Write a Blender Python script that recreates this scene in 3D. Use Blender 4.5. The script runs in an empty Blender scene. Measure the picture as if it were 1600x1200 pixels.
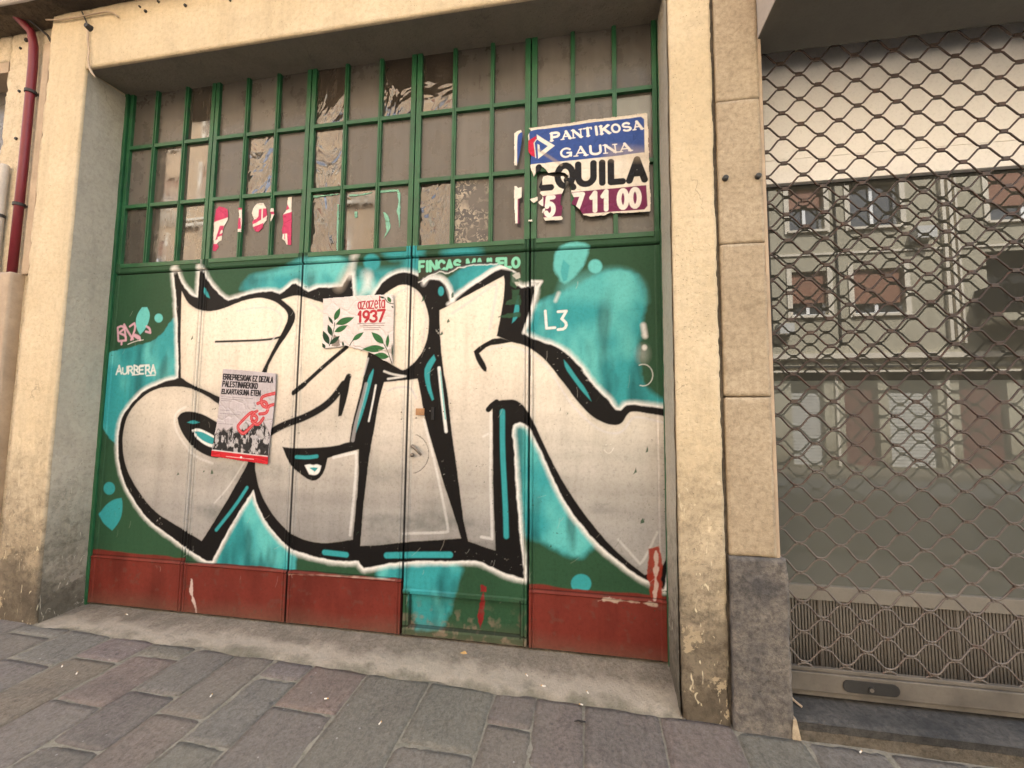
import bpy, bmesh, math, random
import numpy as np
from mathutils import Vector, Matrix, noise as mnoise

R = math.radians
S = bpy.context.scene
C = S.collection
random.seed(7)
rng = np.random.default_rng(7)

# ------------------------------------------------------------------ camera, sky, sun, exposure
FPX = 650.0
CAM = np.array([0.0, -2.6975, 1.45])
PITCH, YAW, ROLL = 0.07582, 0.16829, 0.00935
FW = np.array([-math.sin(YAW) * math.cos(PITCH), math.cos(YAW) * math.cos(PITCH), math.sin(PITCH)])
_r = np.array([math.cos(YAW), math.sin(YAW), 0.0])
_u = np.cross(_r, FW)
RT = _r * math.cos(ROLL) + _u * math.sin(ROLL)
UP = -_r * math.sin(ROLL) + _u * math.cos(ROLL)

cd = bpy.data.cameras.new('camera')
cam = bpy.data.objects.new('camera', cd)
C.objects.link(cam)
cam.matrix_world = Matrix(((RT[0], UP[0], -FW[0], CAM[0]), (RT[1], UP[1], -FW[1], CAM[1]),
                           (RT[2], UP[2], -FW[2], CAM[2]), (0, 0, 0, 1)))
cd.sensor_fit = 'HORIZONTAL'
cd.sensor_width = 36.0
cd.lens = FPX / 1600 * 36.0
cd.clip_start = 0.02
cd.clip_end = 400
S.camera = cam

SUN_EL, SUN_AZ = R(52), R(25)           # azimuth clockwise from +Y; the sun stands behind the garage, so its front lies in open shade
w = bpy.data.worlds.new('World')
S.world = w
w.use_nodes = True
nt = w.node_tree
bg = nt.nodes['Background']
sky = nt.nodes.new('ShaderNodeTexSky')
sky.sky_type = 'NISHITA'
sky.sun_disc = False
sky.sun_elevation = SUN_EL
sky.sun_rotation = SUN_AZ
sky.air_density = 1.0
sky.dust_density = 4.0
sky.ozone_density = 0.6
hs = nt.nodes.new('ShaderNodeHueSaturation')      # thin white overcast: the sky keeps a little of its blue
hs.inputs['Saturation'].default_value = 0.5
nt.links.new(sky.outputs[0], hs.inputs['Color'])
nt.links.new(hs.outputs[0], bg.inputs[0])
bg.inputs[1].default_value = 0.15
sl = bpy.data.lights.new('sun', 'SUN')
sl.energy = 4.2
sl.angle = R(2)
sl.color = (1.0, 0.965, 0.91)
sun = bpy.data.objects.new('sun', sl)
C.objects.link(sun)
sd = Vector((math.sin(SUN_AZ) * math.cos(SUN_EL), math.cos(SUN_AZ) * math.cos(SUN_EL), math.sin(SUN_EL)))
sun.rotation_euler = sd.to_track_quat('Z', 'Y').to_euler()
sun.location = (0, -6, 20)
S.view_settings.view_transform = 'Standard'
S.view_settings.look = 'None'
S.view_settings.gamma = 1
S.view_settings.exposure = 2.78

# ------------------------------------------------------------------ helpers: measuring, objects
def at(uv, Y):
    """points of the photograph (1600 x 1200) that lie in the upright plane y = Y, in metres"""
    uv = np.atleast_2d(np.asarray(uv, float))
    d = FW + ((uv[:, 0] - 800) / FPX)[:, None] * RT + ((600 - uv[:, 1]) / FPX)[:, None] * UP
    return CAM + ((Y - CAM[1]) / d[:, 1])[:, None] * d

def at2(uv, Y=0.0):
    return at(uv, Y)[:, [0, 2]]

def zoomed(pts, ox, oy, k):
    return [(ox + x / k, oy + y / k) for x, y in pts]

GA, GB, GC = -0.094, -0.022, 0.02
def gz(x, y):
    return GA + GB * x + GC * y

def ground_at(u, v, dz=0.0):
    d = FW + (u - 800) / FPX * RT + (600 - v) / FPX * UP
    t = (GA + dz + GB * CAM[0] + GC * CAM[1] - CAM[2]) / (d[2] - GB * d[0] - GC * d[1])
    return CAM + t * d

def link(name, me, m=None, parent=None, smooth=False):
    o = bpy.data.objects.new(name, me)
    C.objects.link(o)
    if m is not None:
        me.materials.append(m)
    if parent is not None:
        o.parent = parent
    if smooth:
        me.shade_smooth()
    return o

def tag(o, label=None, cat=None, group=None, kind=None):
    if label: o['label'] = label
    if cat: o['category'] = cat
    if group: o['group'] = group
    if kind: o['kind'] = kind
    return o

def thing(name, label, cat, group=None, loc=(0, 0, 0)):
    o = bpy.data.objects.new(name, None)
    C.objects.link(o)
    o.location = loc
    o.empty_display_size = 0.1
    return tag(o, label, cat, group)

class MB:
    """collects shapes and links them as one mesh object"""
    def __init__(s): s.v = []; s.f = []
    def add(s, vs, fs):
        n = len(s.v)
        s.v += [tuple(float(c) for c in q) for q in vs]
        s.f += [tuple(i + n for i in f) for f in fs]
        return s
    def box(s, x0, x1, y0, y1, z0, z1, b=0.0):
        if b <= 0:
            vs = [(x, y, z) for x in (x0, x1) for y in (y0, y1) for z in (z0, z1)]
            return s.add(vs, [(0, 1, 3, 2), (4, 6, 7, 5), (0, 4, 5, 1), (2, 3, 7, 6), (0, 2, 6, 4), (1, 5, 7, 3)])
        bm = bmesh.new()
        bmesh.ops.create_cube(bm, size=1)
        for q in bm.verts:
            q.co = Vector(((x0 + x1) / 2 + q.co.x * (x1 - x0), (y0 + y1) / 2 + q.co.y * (y1 - y0), (z0 + z1) / 2 + q.co.z * (z1 - z0)))
        bmesh.ops.bevel(bm, geom=list(bm.edges), offset=b, segments=2, affect='EDGES', profile=0.6)
        bm.verts.index_update()
        s.add([q.co for q in bm.verts], [[q.index for q in f.verts] for f in bm.faces])
        bm.free()
        return s
    def tube(s, pts, r, n=8, cap=True):
        pts = [Vector(p) for p in pts]
        rings = []
        up = Vector((0.12, 0.98, 0.15)).normalized()
        for i, p in enumerate(pts):
            a = pts[max(i - 1, 0)]; b = pts[min(i + 1, len(pts) - 1)]
            t = (b - a).normalized()
            if abs(t.dot(up)) > 0.95: up = Vector((0.9, 0.1, 0.3)).normalized()
            u = t.cross(up).normalized(); v = t.cross(u).normalized()
            rr = r[i] if isinstance(r, (list, tuple)) else r
            rings.append([p + u * (rr * math.cos(2 * math.pi * k / n)) + v * (rr * math.sin(2 * math.pi * k / n)) for k in range(n)])
        vs = [q for g in rings for q in g]
        fs = []
        for i in range(len(rings) - 1):
            for k in range(n):
                a = i * n + k; b = i * n + (k + 1) % n
                fs.append((a, b, b + n, a + n))
        if cap:
            fs.append(tuple(range(n - 1, -1, -1)))
            fs.append(tuple(range((len(rings) - 1) * n, len(rings) * n)))
        return s.add(vs, fs)
    def prism(s, poly, y0, y1):
        """outline in x, z given a thickness along y"""
        n = len(poly)
        vs = [(x, y0, z) for x, z in poly] + [(x, y1, z) for x, z in poly]
        return s.add(vs, [tuple(range(n)), tuple(range(2 * n - 1, n - 1, -1))] + [(i, i + n, (i + 1) % n + n, (i + 1) % n) for i in range(n)])
    def build(s, name, m, parent=None, smooth=False):
        me = bpy.data.meshes.new(name)
        me.from_pydata(s.v, [], s.f)
        me.validate()
        bm = bmesh.new(); bm.from_mesh(me)
        bmesh.ops.recalc_face_normals(bm, faces=bm.faces)
        bm.to_mesh(me); bm.free()
        return link(name, me, m, parent, smooth)

def worn_box(name, m, x0, x1, y0, y1, z0, z1, step=0.02, amp=0.003, chip=0.012, base=0.0, parent=None, taper=None):
    """a plaster or stone block whose faces undulate a little and whose arrises are chipped"""
    bm = bmesh.new()
    def axis(a, b):
        n = max(1, int(round((b - a) / step)))
        return np.linspace(a, b, n + 1)
    ax = [axis(x0, x1), axis(y0, y1), axis(z0, z1)]
    cache = {}
    lo = (x0, y0, z0); hi = (x1, y1, z1)
    def vert(i, j, k):
        key = (i, j, k)
        if key in cache: return cache[key]
        p = Vector((ax[0][i], ax[1][j], ax[2][k]))
        q = Vector(p)
        n1 = mnoise.noise(p * 3.1) * 0.6 + mnoise.noise(p * 11.0) * 0.35 + mnoise.noise(p * 33.0) * 0.2
        on = [(a, -1) for a in range(3) if abs(p[a] - lo[a]) < 1e-6] + [(a, 1) for a in range(3) if abs(p[a] - hi[a]) < 1e-6]
        low = max(0.0, 1 - (p.z - z0) / 0.45) if base > 0 else 0.0
        for a, sg in on:
            q[a] += sg * (amp * n1 * (1 + 2.0 * low) - base * low * low * max(0, mnoise.noise(p * 5.3 + Vector((3, 9, 4))) + 0.2))
        if len(on) >= 2:
            c = chip * max(0.0, mnoise.noise(p * 9.0 + Vector((7, 1, 2))) * 0.9 + mnoise.noise(p * 27.0) * 0.6 + 0.12) * (1 + 1.5 * low)
            for a, sg in on: q[a] -= sg * c
        cache[key] = bm.verts.new(q)
        return cache[key]
    N = [len(a) - 1 for a in ax]
    for a in range(3):
        b, c = (a + 1) % 3, (a + 2) % 3
        for e, rev in ((0, True), (N[a], False)):
            for i in range(N[b]):
                for j in range(N[c]):
                    def id3(bi, cj):
                        t = [0, 0, 0]; t[a] = e; t[b] = bi; t[c] = cj
                        return vert(*t)
                    q = [id3(i, j), id3(i + 1, j), id3(i + 1, j + 1), id3(i, j + 1)]
                    if rev: q.reverse()
                    bm.faces.new(q)
    me = bpy.data.meshes.new(name)
    bm.to_mesh(me); bm.free()
    return link(name, me, m, parent, True)

# ------------------------------------------------------------------ materials
class NT:
    def __init__(s, name):
        s.m = bpy.data.materials.new(name)
        s.m.use_nodes = True
        s.t = s.m.node_tree
        s.p = s.t.nodes['Principled BSDF']
        s.geo = s.t.nodes.new('ShaderNodeNewGeometry').outputs['Position']
    def put(s, sock, v):
        if hasattr(v, 'links') or hasattr(v, 'is_linked'):
            s.t.links.new(v, sock)
        elif isinstance(v, (tuple, list)) and len(v) == 3 and sock.type == 'RGBA':
            sock.default_value = (*v, 1)
        else:
            sock.default_value = v
    def n(s, t, outs=0, props=None, **kw):
        x = s.t.nodes.new(t)
        for k, v in (props or {}).items(): setattr(x, k, v)
        for k, v in kw.items():
            key = int(k[1:]) if k[0] == '_' and k[1:].isdigit() else k.replace('_', ' ')
            s.put(x.inputs[key], v)
        return x.outputs[outs]
    def map(s, scale=(1, 1, 1), loc=(0, 0, 0), src=None):
        return s.n('ShaderNodeMapping', Vector=src or s.geo, Scale=scale, Location=loc)
    def noise(s, scale, detail=4, rough=0.55, vec=None, dist=0.0):
        return s.n('ShaderNodeTexNoise', Vector=vec or s.geo, Scale=scale, Detail=detail, Roughness=rough, Distortion=dist)
    def voro(s, scale, vec=None, feature='F1', outs=0):
        return s.n('ShaderNodeTexVoronoi', outs, {'feature': feature}, Vector=vec or s.geo, Scale=scale)
    def ramp(s, v, a, b, lo=0.0, hi=1.0):
        return s.n('ShaderNodeMapRange', 0, {'clamp': True}, Value=v, From_Min=a, From_Max=b, To_Min=lo, To_Max=hi)
    def math(s, op, a, b=0.0):
        return s.n('ShaderNodeMath', 0, {'operation': op, 'use_clamp': False}, _0=a, _1=b)
    def mix(s, f, a, b, mode='MIX'):
        x = s.t.nodes.new('ShaderNodeMix'); x.data_type = 'RGBA'; x.blend_type = mode
        s.put(x.inputs[0], f); s.put(x.inputs[6], a); s.put(x.inputs[7], b)
        return x.outputs[2]
    def sep(s, v, i):
        return s.n('ShaderNodeSeparateXYZ', i, None, Vector=v)
    def attr(s, name, outs='Color'):
        x = s.t.nodes.new('ShaderNodeAttribute'); x.attribute_name = name
        return x.outputs[outs]
    def bump(s, h, strength=0.3, dist=0.01):
        s.put(s.p.inputs['Normal'], s.n('ShaderNodeBump', Height=h, Strength=strength, Distance=dist))
    def out(s, color=None, rough=0.7, metal=0.0, spec=0.5, ior=None):
        if color is not None: s.put(s.p.inputs['Base Color'], color)
        s.put(s.p.inputs['Roughness'], rough)
        s.put(s.p.inputs['Metallic'], metal)
        s.put(s.p.inputs['Specular IOR Level'], spec)
        if ior: s.p.inputs['IOR'].default_value = ior
        return s.m

def plaster(name, base, pale, dirt, dirt_top=0.9, speck=1.0, streak=0.5):
    g = NT(name)
    big = g.noise(1.3, 5, 0.6)
    fine = g.noise(30, 6, 0.75)
    c = g.mix(g.ramp(big, 0.35, 0.7), base, pale)
    c = g.mix(g.ramp(fine, 0.45, 0.68, 0, 0.38 * speck), c, tuple(v * 0.55 for v in base))
    st = g.noise(7, 5, 0.6, g.map((1, 1, 0.07)))
    c = g.mix(g.ramp(st, 0.52, 0.78, 0, streak), c, tuple(v * 0.62 for v in base))
    pits = g.voro(55)
    c = g.mix(g.math('MULTIPLY', g.ramp(pits, 0.16, 0.05), g.ramp(g.noise(4, 3), 0.5, 0.62, 0, 0.8 * speck)), c, tuple(v * 0.35 for v in dirt))
    bl = g.noise(3.4, 7, 0.68, g.map((1, 1, .7), (5, 3, 1)), .4)
    c = g.mix(g.ramp(bl, 0.54, 0.62, 0, 0.22), c, tuple(v * 0.62 for v in base))
    ck = g.voro(2.6, g.n('ShaderNodeVectorMath', 0, {'operation': 'ADD'}, _0=g.geo, _1=g.n('ShaderNodeVectorMath', 0, {'operation': 'SCALE'}, _0=g.n('ShaderNodeTexNoise', 1, None, Vector=g.geo, Scale=5.0, Detail=5.0), Scale=0.35)), 'DISTANCE_TO_EDGE')
    ckm = g.math('MULTIPLY', g.ramp(ck, 0.010, 0.003), g.ramp(g.noise(1.7, 2, 0.5, g.map((1, 1, 1), (2, 8, 5))), 0.60, 0.66, 0, 0.45))
    c = g.mix(ckm, c, dirt)
    z = g.sep(g.geo, 2)
    zn = g.math('ADD', z, g.math('MULTIPLY', g.math('SUBTRACT', g.noise(4.5, 6, 0.65), 0.5), 1.3 * dirt_top))
    c = g.mix(g.ramp(zn, dirt_top * 1.25, dirt_top * 0.25, 0, 0.75), c, dirt)
    c = g.mix(g.ramp(zn, dirt_top * 0.5, 0.0, 0, 0.8), c, tuple(v * 0.5 for v in dirt))  # darker foot: dirt, with the weaker light down there painted in too
    gm_ = g.math('MULTIPLY', g.ramp(g.noise(15, 7, 0.75), 0.46, 0.62), g.ramp(zn, dirt_top * 1.3, dirt_top * 0.35))
    c = g.mix(g.math('MULTIPLY', gm_, 0.6), c, tuple(v * 0.38 for v in dirt))
    pe_ = g.math('MULTIPLY', g.ramp(g.noise(6, 6, 0.7, g.map((1, 1, 1), (9, 2, 6))), 0.58, 0.60), g.ramp(z, 0.9, 0.2))
    c = g.mix(g.math('MULTIPLY', pe_, 0.75), c, tuple(v * 0.75 for v in base))
    scr = g.noise(30, 2, 0.5, g.map((1, 1, 0.35), (4, 2, 1)), 1.5)
    lowz = g.ramp(z, 1.9, 0.5)
    c = g.mix(g.math('MULTIPLY', g.ramp(scr, 0.66, 0.72, 0, 0.6), lowz), c, tuple(min(0.8, v * 1.25) for v in pale))
    h = g.math('ADD', g.math('MULTIPLY', fine, 0.7), g.math('MULTIPLY', g.noise(9, 5, 0.6), 1.0))
    h = g.math('SUBTRACT', h, g.math('MULTIPLY', g.ramp(pits, 0.2, 0.04), 0.6))
    g.bump(h, 0.8, 0.012)
    return g.out(c, 0.9, 0, 0.25)

def stone(name, a, b, dark, scale=1.0, bump=0.7, rough=0.8, grain=34):
    g = NT(name)
    c = g.mix(g.ramp(g.noise(2.2 * scale, 6, 0.65), 0.35, 0.68), a, b)
    c = g.mix(g.ramp(g.noise(grain, 5, 0.8), 0.42, 0.66, 0, 0.7), c, dark)
    c = g.mix(g.ramp(g.noise(7 * scale, 6, 0.6, None, 0.6), 0.56, 0.7, 0, 0.45), c, dark)
    c = g.mix(g.ramp(g.noise(45, 2, 0.5, g.map((0.4, 1, 1.7)), 2.0), 0.72, 0.78, 0, 0.25), c, tuple(min(0.85, v * 1.7) for v in b))
    g.bump(g.math('ADD', g.noise(grain, 5, 0.7), g.noise(8, 5, 0.6)), bump, 0.011)
    return g.out(c, rough, 0, 0.3)

def paint(name, col, rough=0.5, var=0.25, metal=0.0, rust=None, bump=0.15, spec=0.4):
    g = NT(name)
    c = g.mix(g.ramp(g.noise(5, 5, 0.6), 0.3, 0.7), tuple(v * (1 - var) for v in col), tuple(min(1, v * (1 + var)) for v in col))
    c = g.mix(g.ramp(g.noise(60, 4, 0.7), 0.5, 0.8, 0, 0.35), c, tuple(v * 0.5 for v in col))
    if rust:
        c = g.mix(g.ramp(g.noise(11, 6, 0.7), 0.55, 0.68, 0, 0.9), c, rust)
    g.bump(g.noise(45, 4, 0.6), bump, 0.003)
    return g.out(c, rough, metal, spec)

M = {}
M['plaster'] = plaster('yellow plaster', (0.565, 0.457, 0.297), (0.675, 0.565, 0.395), (0.15, 0.122, 0.088), 1.05)
M['reveal'] = plaster('grey plaster', (0.40, 0.36, 0.285), (0.47, 0.42, 0.33), (0.17, 0.15, 0.11), 0.8)
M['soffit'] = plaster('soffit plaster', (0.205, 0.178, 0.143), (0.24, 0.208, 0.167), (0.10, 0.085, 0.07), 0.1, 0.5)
M['oldwall'] = plaster('old cream wall', (0.56, 0.46, 0.31), (0.66, 0.56, 0.41), (0.22, 0.18, 0.13), 0.9, 1.6, 0.5)
M['sandstone'] = stone('tan stone', (0.37, 0.295, 0.20), (0.47, 0.385, 0.27), (0.20, 0.155, 0.10), 1.2, 0.45)
M['slate'] = stone('blue grey stone', (0.078, 0.074, 0.073), (0.215, 0.19, 0.16), (0.032, 0.03, 0.03), 2.2, 0.8)
M['step'] = stone('dark slate step', (0.036, 0.036, 0.035), (0.085, 0.08, 0.072), (0.018, 0.018, 0.018), 2.0, 0.6)
M['mortar'] = stone('crumbling mortar', (0.095, 0.08, 0.06), (0.15, 0.127, 0.095), (0.035, 0.03, 0.022), 2.5, 0.8)
M['canopy'] = paint('canopy underside', (0.12, 0.115, 0.10), 0.85, 0.12)
M['canopy_side'] = paint('canopy side', (0.42, 0.37, 0.32), 0.85, 0.1)
M['cream'] = paint('cream panel', (0.80, 0.775, 0.725), 0.55, 0.04, bump=0.03)
M['sill'] = paint('sill', (0.215, 0.198, 0.168), 0.45, 0.08, bump=0.05)
M['alu'] = paint('grimy aluminium', (0.135, 0.12, 0.10), 0.5, 0.3, 0.2)
M['wire'] = paint('brown galvanised wire', (0.085, 0.062, 0.052), 0.45, 0.35, 0.3, (0.075, 0.034, 0.02), 0.4)
M['dark'] = paint('dark void', (0.02, 0.019, 0.018), 0.9, 0.1)
M['lock'] = paint('black lock plate', (0.035, 0.034, 0.032), 0.45, 0.3, 0.2)
M['redpipe'] = paint('oxblood pipe', (0.165, 0.018, 0.026), 0.42, 0.15)
M['greypipe'] = paint('grey pipe', (0.42, 0.38, 0.32), 0.6, 0.15)
M['trunking'] = paint('tan trunking', (0.40, 0.31, 0.22), 0.75, 0.2, bump=0.5)
M['cable'] = paint('black cable', (0.03, 0.027, 0.025), 0.6, 0.2)
M['creamcable'] = paint('cream cable', (0.56, 0.47, 0.28), 0.6, 0.1)
M['green'] = paint('green gloss paint', (0.017, 0.092, 0.035), 0.40, 0.28, rust=(0.03, 0.075, 0.045), bump=0.25)
M['metal'] = paint('worn steel', (0.20, 0.175, 0.145), 0.45, 0.3, 0.5, (0.15, 0.07, 0.035))
M['rust'] = paint('rusty brass', (0.36, 0.20, 0.10), 0.55, 0.4, 0.3)
M['bone'] = paint('butt paper', (0.75, 0.70, 0.62), 0.8, 0.1)
M['ochre'] = paint('butt filter', (0.55, 0.33, 0.12), 0.8, 0.2)
M['twig'] = paint('twig bark', (0.02, 0.018, 0.016), 0.8, 0.2)

def grille_panel():
    g = NT('ribbed grey panel')
    c = g.mix(g.ramp(g.noise(3, 5), 0.3, 0.7), (0.12, 0.106, 0.088), (0.17, 0.152, 0.127))
    c = g.mix(g.ramp(g.noise(50, 3, 0.7), 0.5, 0.8, 0, 0.3), c, (0.1, 0.09, 0.07))
    return g.out(c, 0.55, 0.1)
M['ribbed'] = grille_panel()

def wire_mat():
    g = NT('galvanised grille wire')
    z = g.math('ADD', g.sep(g.geo, 2), g.math('MULTIPLY', g.noise(5, 4), 0.5))
    c = g.mix(g.ramp(z, 2.0, 0.9), (0.052, 0.036, 0.029), (0.135, 0.115, 0.098))      # lighter and greyer towards the bottom
    c = g.mix(g.ramp(g.noise(13, 6, 0.7), 0.52, 0.64, 0, 0.85), c, (0.075, 0.034, 0.02))
    c = g.mix(g.ramp(g.noise(60, 4, 0.7), 0.5, 0.75, 0, 0.5), c, (0.035, 0.028, 0.024))
    g.bump(g.noise(70, 4, 0.7), 0.4, 0.002)
    return g.out(c, 0.45, 0.12, 0.3)
M['wire'] = wire_mat()

def painted(name, rough=0.5, bump=0.25, dirt=0.35, silver=True, crease=0.0):
    """paint whose colours are stored on the mesh; alpha marks aluminium paint"""
    g = NT(name)
    col = g.attr('paint'); al = g.attr('paint', 'Alpha')
    st = g.noise(16, 5, 0.65, g.map((1, 1, 0.12)))
    c = g.mix(g.ramp(st, 0.5, 0.8, 0, dirt), col, (0.62, 0.6, 0.55), 'MULTIPLY')
    c = g.mix(g.ramp(g.noise(42, 5, 0.8), 0.46, 0.70, 0, dirt * 1.1), c, (0.55, 0.52, 0.47), 'MULTIPLY')
    c = g.mix(g.ramp(g.noise(6, 5, 0.6), 0.35, 0.7, 0, dirt * 0.5), c, (0.8, 0.79, 0.76), 'MULTIPLY')
    h = g.math('ADD', g.noise(55, 4, 0.7), g.math('MULTIPLY', g.noise(5, 3), 2.0))
    if crease:
        h = g.math('ADD', h, g.math('MULTIPLY', g.ramp(g.voro(9, g.n('ShaderNodeVectorMath', 0, {'operation': 'ADD'}, _0=g.geo, _1=g.n('ShaderNodeVectorMath', 0, {'operation': 'SCALE'}, _0=g.n('ShaderNodeTexNoise', 1, None, Vector=g.geo, Scale=9.0), Scale=0.12)), 'DISTANCE_TO_EDGE'), 0.0, 0.10), crease))
    g.bump(h, bump, 0.003)
    met = g.math('MULTIPLY', al, 0.5) if silver else 0.0
    return g.out(c, rough, met, g.math('ADD', g.math('MULTIPLY', al, 0.3), 0.12) if silver else 0.12)
M['door'] = painted('sprayed door paint', 0.48)
M['paper'] = painted('printed paper', 0.65, 0.45, 0.22, False, 3.0)
M['banner'] = painted('printed banner', 0.45, 0.35, 0.28, False, 2.0)

def pane_mat(name, base, dusty, rough, wave=0.0, ior=1.9, dust=0.6):
    g = NT(name)
    ob = g.n('ShaderNodeObjectInfo', 'Random')
    v = g.n('ShaderNodeVectorMath', 0, {'operation': 'ADD'}, _0=g.geo, _1=g.n('ShaderNodeCombineXYZ', X=g.math('MULTIPLY', ob, 31.0), Z=g.math('MULTIPLY', ob, 17.0)))
    d = g.ramp(g.noise(6, 6, 0.65, v), 0.35, 0.7)
    str_ = g.noise(22, 5, 0.6, g.map((1, 1, 0.09), src=v))
    c = g.mix(g.math('MULTIPLY', d, dust), base, dusty)
    c = g.mix(g.ramp(str_, 0.45, 0.8, 0, 0.45), c, tuple(q * 1.35 for q in dusty))
    c = g.mix(g.ramp(g.voro(40, v), 0.09, 0.04, 0, 0.35), c, (0.4, 0.38, 0.34))
    tone = g.ramp(ob, 0, 1, 0.62, 1.12)
    c = g.mix(1.0, c, g.n('ShaderNodeCombineXYZ', X=tone, Y=tone, Z=tone), 'MULTIPLY')
    rg = g.ramp(g.math('MULTIPLY', d, str_), 0.1, 0.55, rough, min(0.9, rough + 0.22))
    if wave:
        h = g.noise(3.6, 2.0, 0.42, g.map((1.0, 1, 0.62), src=v), 2.2)
        g.bump(h, 1.0, wave)
    else:
        g.bump(g.noise(1.6, 1, 0.4, v), 0.12, 0.003)
    return g.out(c, rg, 0, 0.5, ior)
M['pane_dusty'] = pane_mat('dusty glass', (0.078, 0.070, 0.060), (0.122, 0.108, 0.091), 0.26, 0, 1.5)
M['pane_clear'] = pane_mat('old glass', (0.05, 0.042, 0.034), (0.10, 0.085, 0.066), 0.02, 0, 1.85)
M['pane_wavy'] = pane_mat('wavy glass', (0.035, 0.028, 0.022), (0.07, 0.055, 0.04), 0.015, 0.034, 1.9, 0.3)

def lace():
    g = NT('paint spattered glass')
    n = g.noise(26, 4, 0.6, None, 1.2)
    c = g.mix(g.ramp(n, 0.50, 0.54), (0.06, 0.055, 0.052), (0.34, 0.29, 0.22))
    c = g.mix(g.ramp(g.noise(5, 4), 0.45, 0.6), c, (0.10, 0.085, 0.07))
    return g.out(c, 0.45)
M['pane_lace'] = lace()

def shop_glass(name, base, rough, ior):
    g = NT(name)
    c = g.mix(g.ramp(g.noise(1.2, 4), 0.3, 0.7), tuple(q * 0.85 for q in base), base)
    g.bump(g.noise(1.1, 1, 0.4), 0.05, 0.002)
    return g.out(c, rough, 0, 0.5, ior)
M['glass_dark'] = shop_glass('dark shop glass', (0.050, 0.050, 0.042), 0.0, 1.8)
M['glass_film'] = shop_glass('filmed shop glass', (0.122, 0.127, 0.110), 0.0, 1.65)

def paving():
    g = NT('porphyry paving')
    col = g.attr('paint')
    gr = g.noise(48, 6, 0.85)
    lay = g.noise(26, 6, 0.65, g.map((1.0, 0.42, 1.0)), 0.8)
    c = g.mix(g.ramp(gr, 0.40, 0.62), g.mix(0.62, col, (0.222, 0.188, 0.155)), (0.54, 0.52, 0.50), 'MULTIPLY')
    c = g.mix(g.ramp(lay, 0.5, 0.72, 0, 0.6), c, (0.6, 0.58, 0.56), 'MULTIPLY')
    c = g.mix(g.ramp(g.noise(2.4, 5, 0.65), 0.42, 0.7, 0, 0.35), c, (0.20, 0.185, 0.145))
    c = g.mix(g.ramp(g.voro(60), 0.13, 0.06, 0, 0.55), c, (0.30, 0.28, 0.255))
    dk = g.math('MULTIPLY', g.ramp(g.voro(7.5, g.map((1, 1, 1), (3, 1, 0))), 0.10, 0.07), g.ramp(g.noise(2.2, 3, 0.5, g.map((1, 1, 1), (6, 4, 0))), 0.44, 0.56, 0, 0.5))
    c = g.mix(dk, c, (0.045, 0.042, 0.04))
    c = g.mix(g.ramp(g.noise(1.4, 6, 0.7, g.map((1, 1, 1), (1, 7, 0)), .5), 0.5, 0.66, 0, 0.3), c, (0.075, 0.068, 0.06))
    sp = g.math('MULTIPLY', g.ramp(g.voro(13), 0.075, 0.05), g.ramp(g.noise(3, 2), 0.45, 0.55))
    c = g.mix(g.math('MULTIPLY', sp, 0.55), c, (0.45, 0.43, 0.4))
    g.bump(g.math('ADD', g.math('MULTIPLY', gr, 0.6), lay), 1.0, 0.014)
    return g.out(c, 0.72, 0, 0.35)
M['paving'] = paving()

def apron_mat():
    g = NT('worn concrete')
    c = g.mix(g.ramp(g.noise(5, 6, 0.65), 0.32, 0.68), (0.18, 0.155, 0.122), (0.30, 0.26, 0.205))
    c = g.mix(g.ramp(g.noise(44, 6, 0.85), 0.42, 0.64, 0, 0.7), c, (0.105, 0.09, 0.07))
    y = g.sep(g.geo, 1)
    yn = g.math('ADD', y, g.math('MULTIPLY', g.math('SUBTRACT', g.noise(6, 5, 0.6), 0.5), 0.30))
    edge = g.math('MULTIPLY', g.ramp(yn, -0.12, -0.20), g.ramp(yn, -0.34, -0.26))
    c = g.mix(g.math('MULTIPLY', edge, 0.5), c, (0.48, 0.42, 0.335))
    c = g.mix(g.ramp(yn, -0.25, -0.33, 0, 0.6), c, (0.135, 0.13, 0.09))
    c = g.mix(g.ramp(g.voro(17), 0.09, 0.05, 0, 0.4), c, (0.08, 0.07, 0.055))
    g.bump(g.math('ADD', g.noise(44, 6, 0.8), g.math('MULTIPLY', g.noise(12, 5), 1.6)), 1.0, 0.014)
    return g.out(c, 0.85, 0, 0.3)
M['apron'] = apron_mat()
M['joint'] = stone('sandy joint', (0.19, 0.17, 0.135), (0.26, 0.235, 0.185), (0.10, 0.095, 0.065), 3, 0.6)
M['asphalt'] = stone('asphalt', (0.045, 0.045, 0.045), (0.065, 0.063, 0.06), (0.03, 0.03, 0.03), 1, 0.4)
M['f_olive'] = plaster('olive render', (0.375, 0.34, 0.255), (0.43, 0.395, 0.30), (0.25, 0.21, 0.14), 0.9)
M['f_orange'] = plaster('orange render', (0.44, 0.315, 0.20), (0.49, 0.365, 0.24), (0.3, 0.2, 0.1), 0.9)
M['f_pale'] = paint('pale trim', (0.62, 0.56, 0.46), 0.8, 0.1)
M['f_shutter'] = paint('brown roller blind', (0.22, 0.10, 0.06), 0.6, 0.15)
M['f_grey'] = paint('grey shutter', (0.50, 0.49, 0.46), 0.5, 0.1)
M['f_maroon'] = paint('maroon shopfront', (0.12, 0.03, 0.025), 0.5, 0.15)
M['f_white'] = paint('white frame', (0.75, 0.75, 0.74), 0.5, 0.05)
M['f_glass'] = shop_glass('window glass', (0.04, 0.045, 0.05), 0.05, 1.8)

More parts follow.
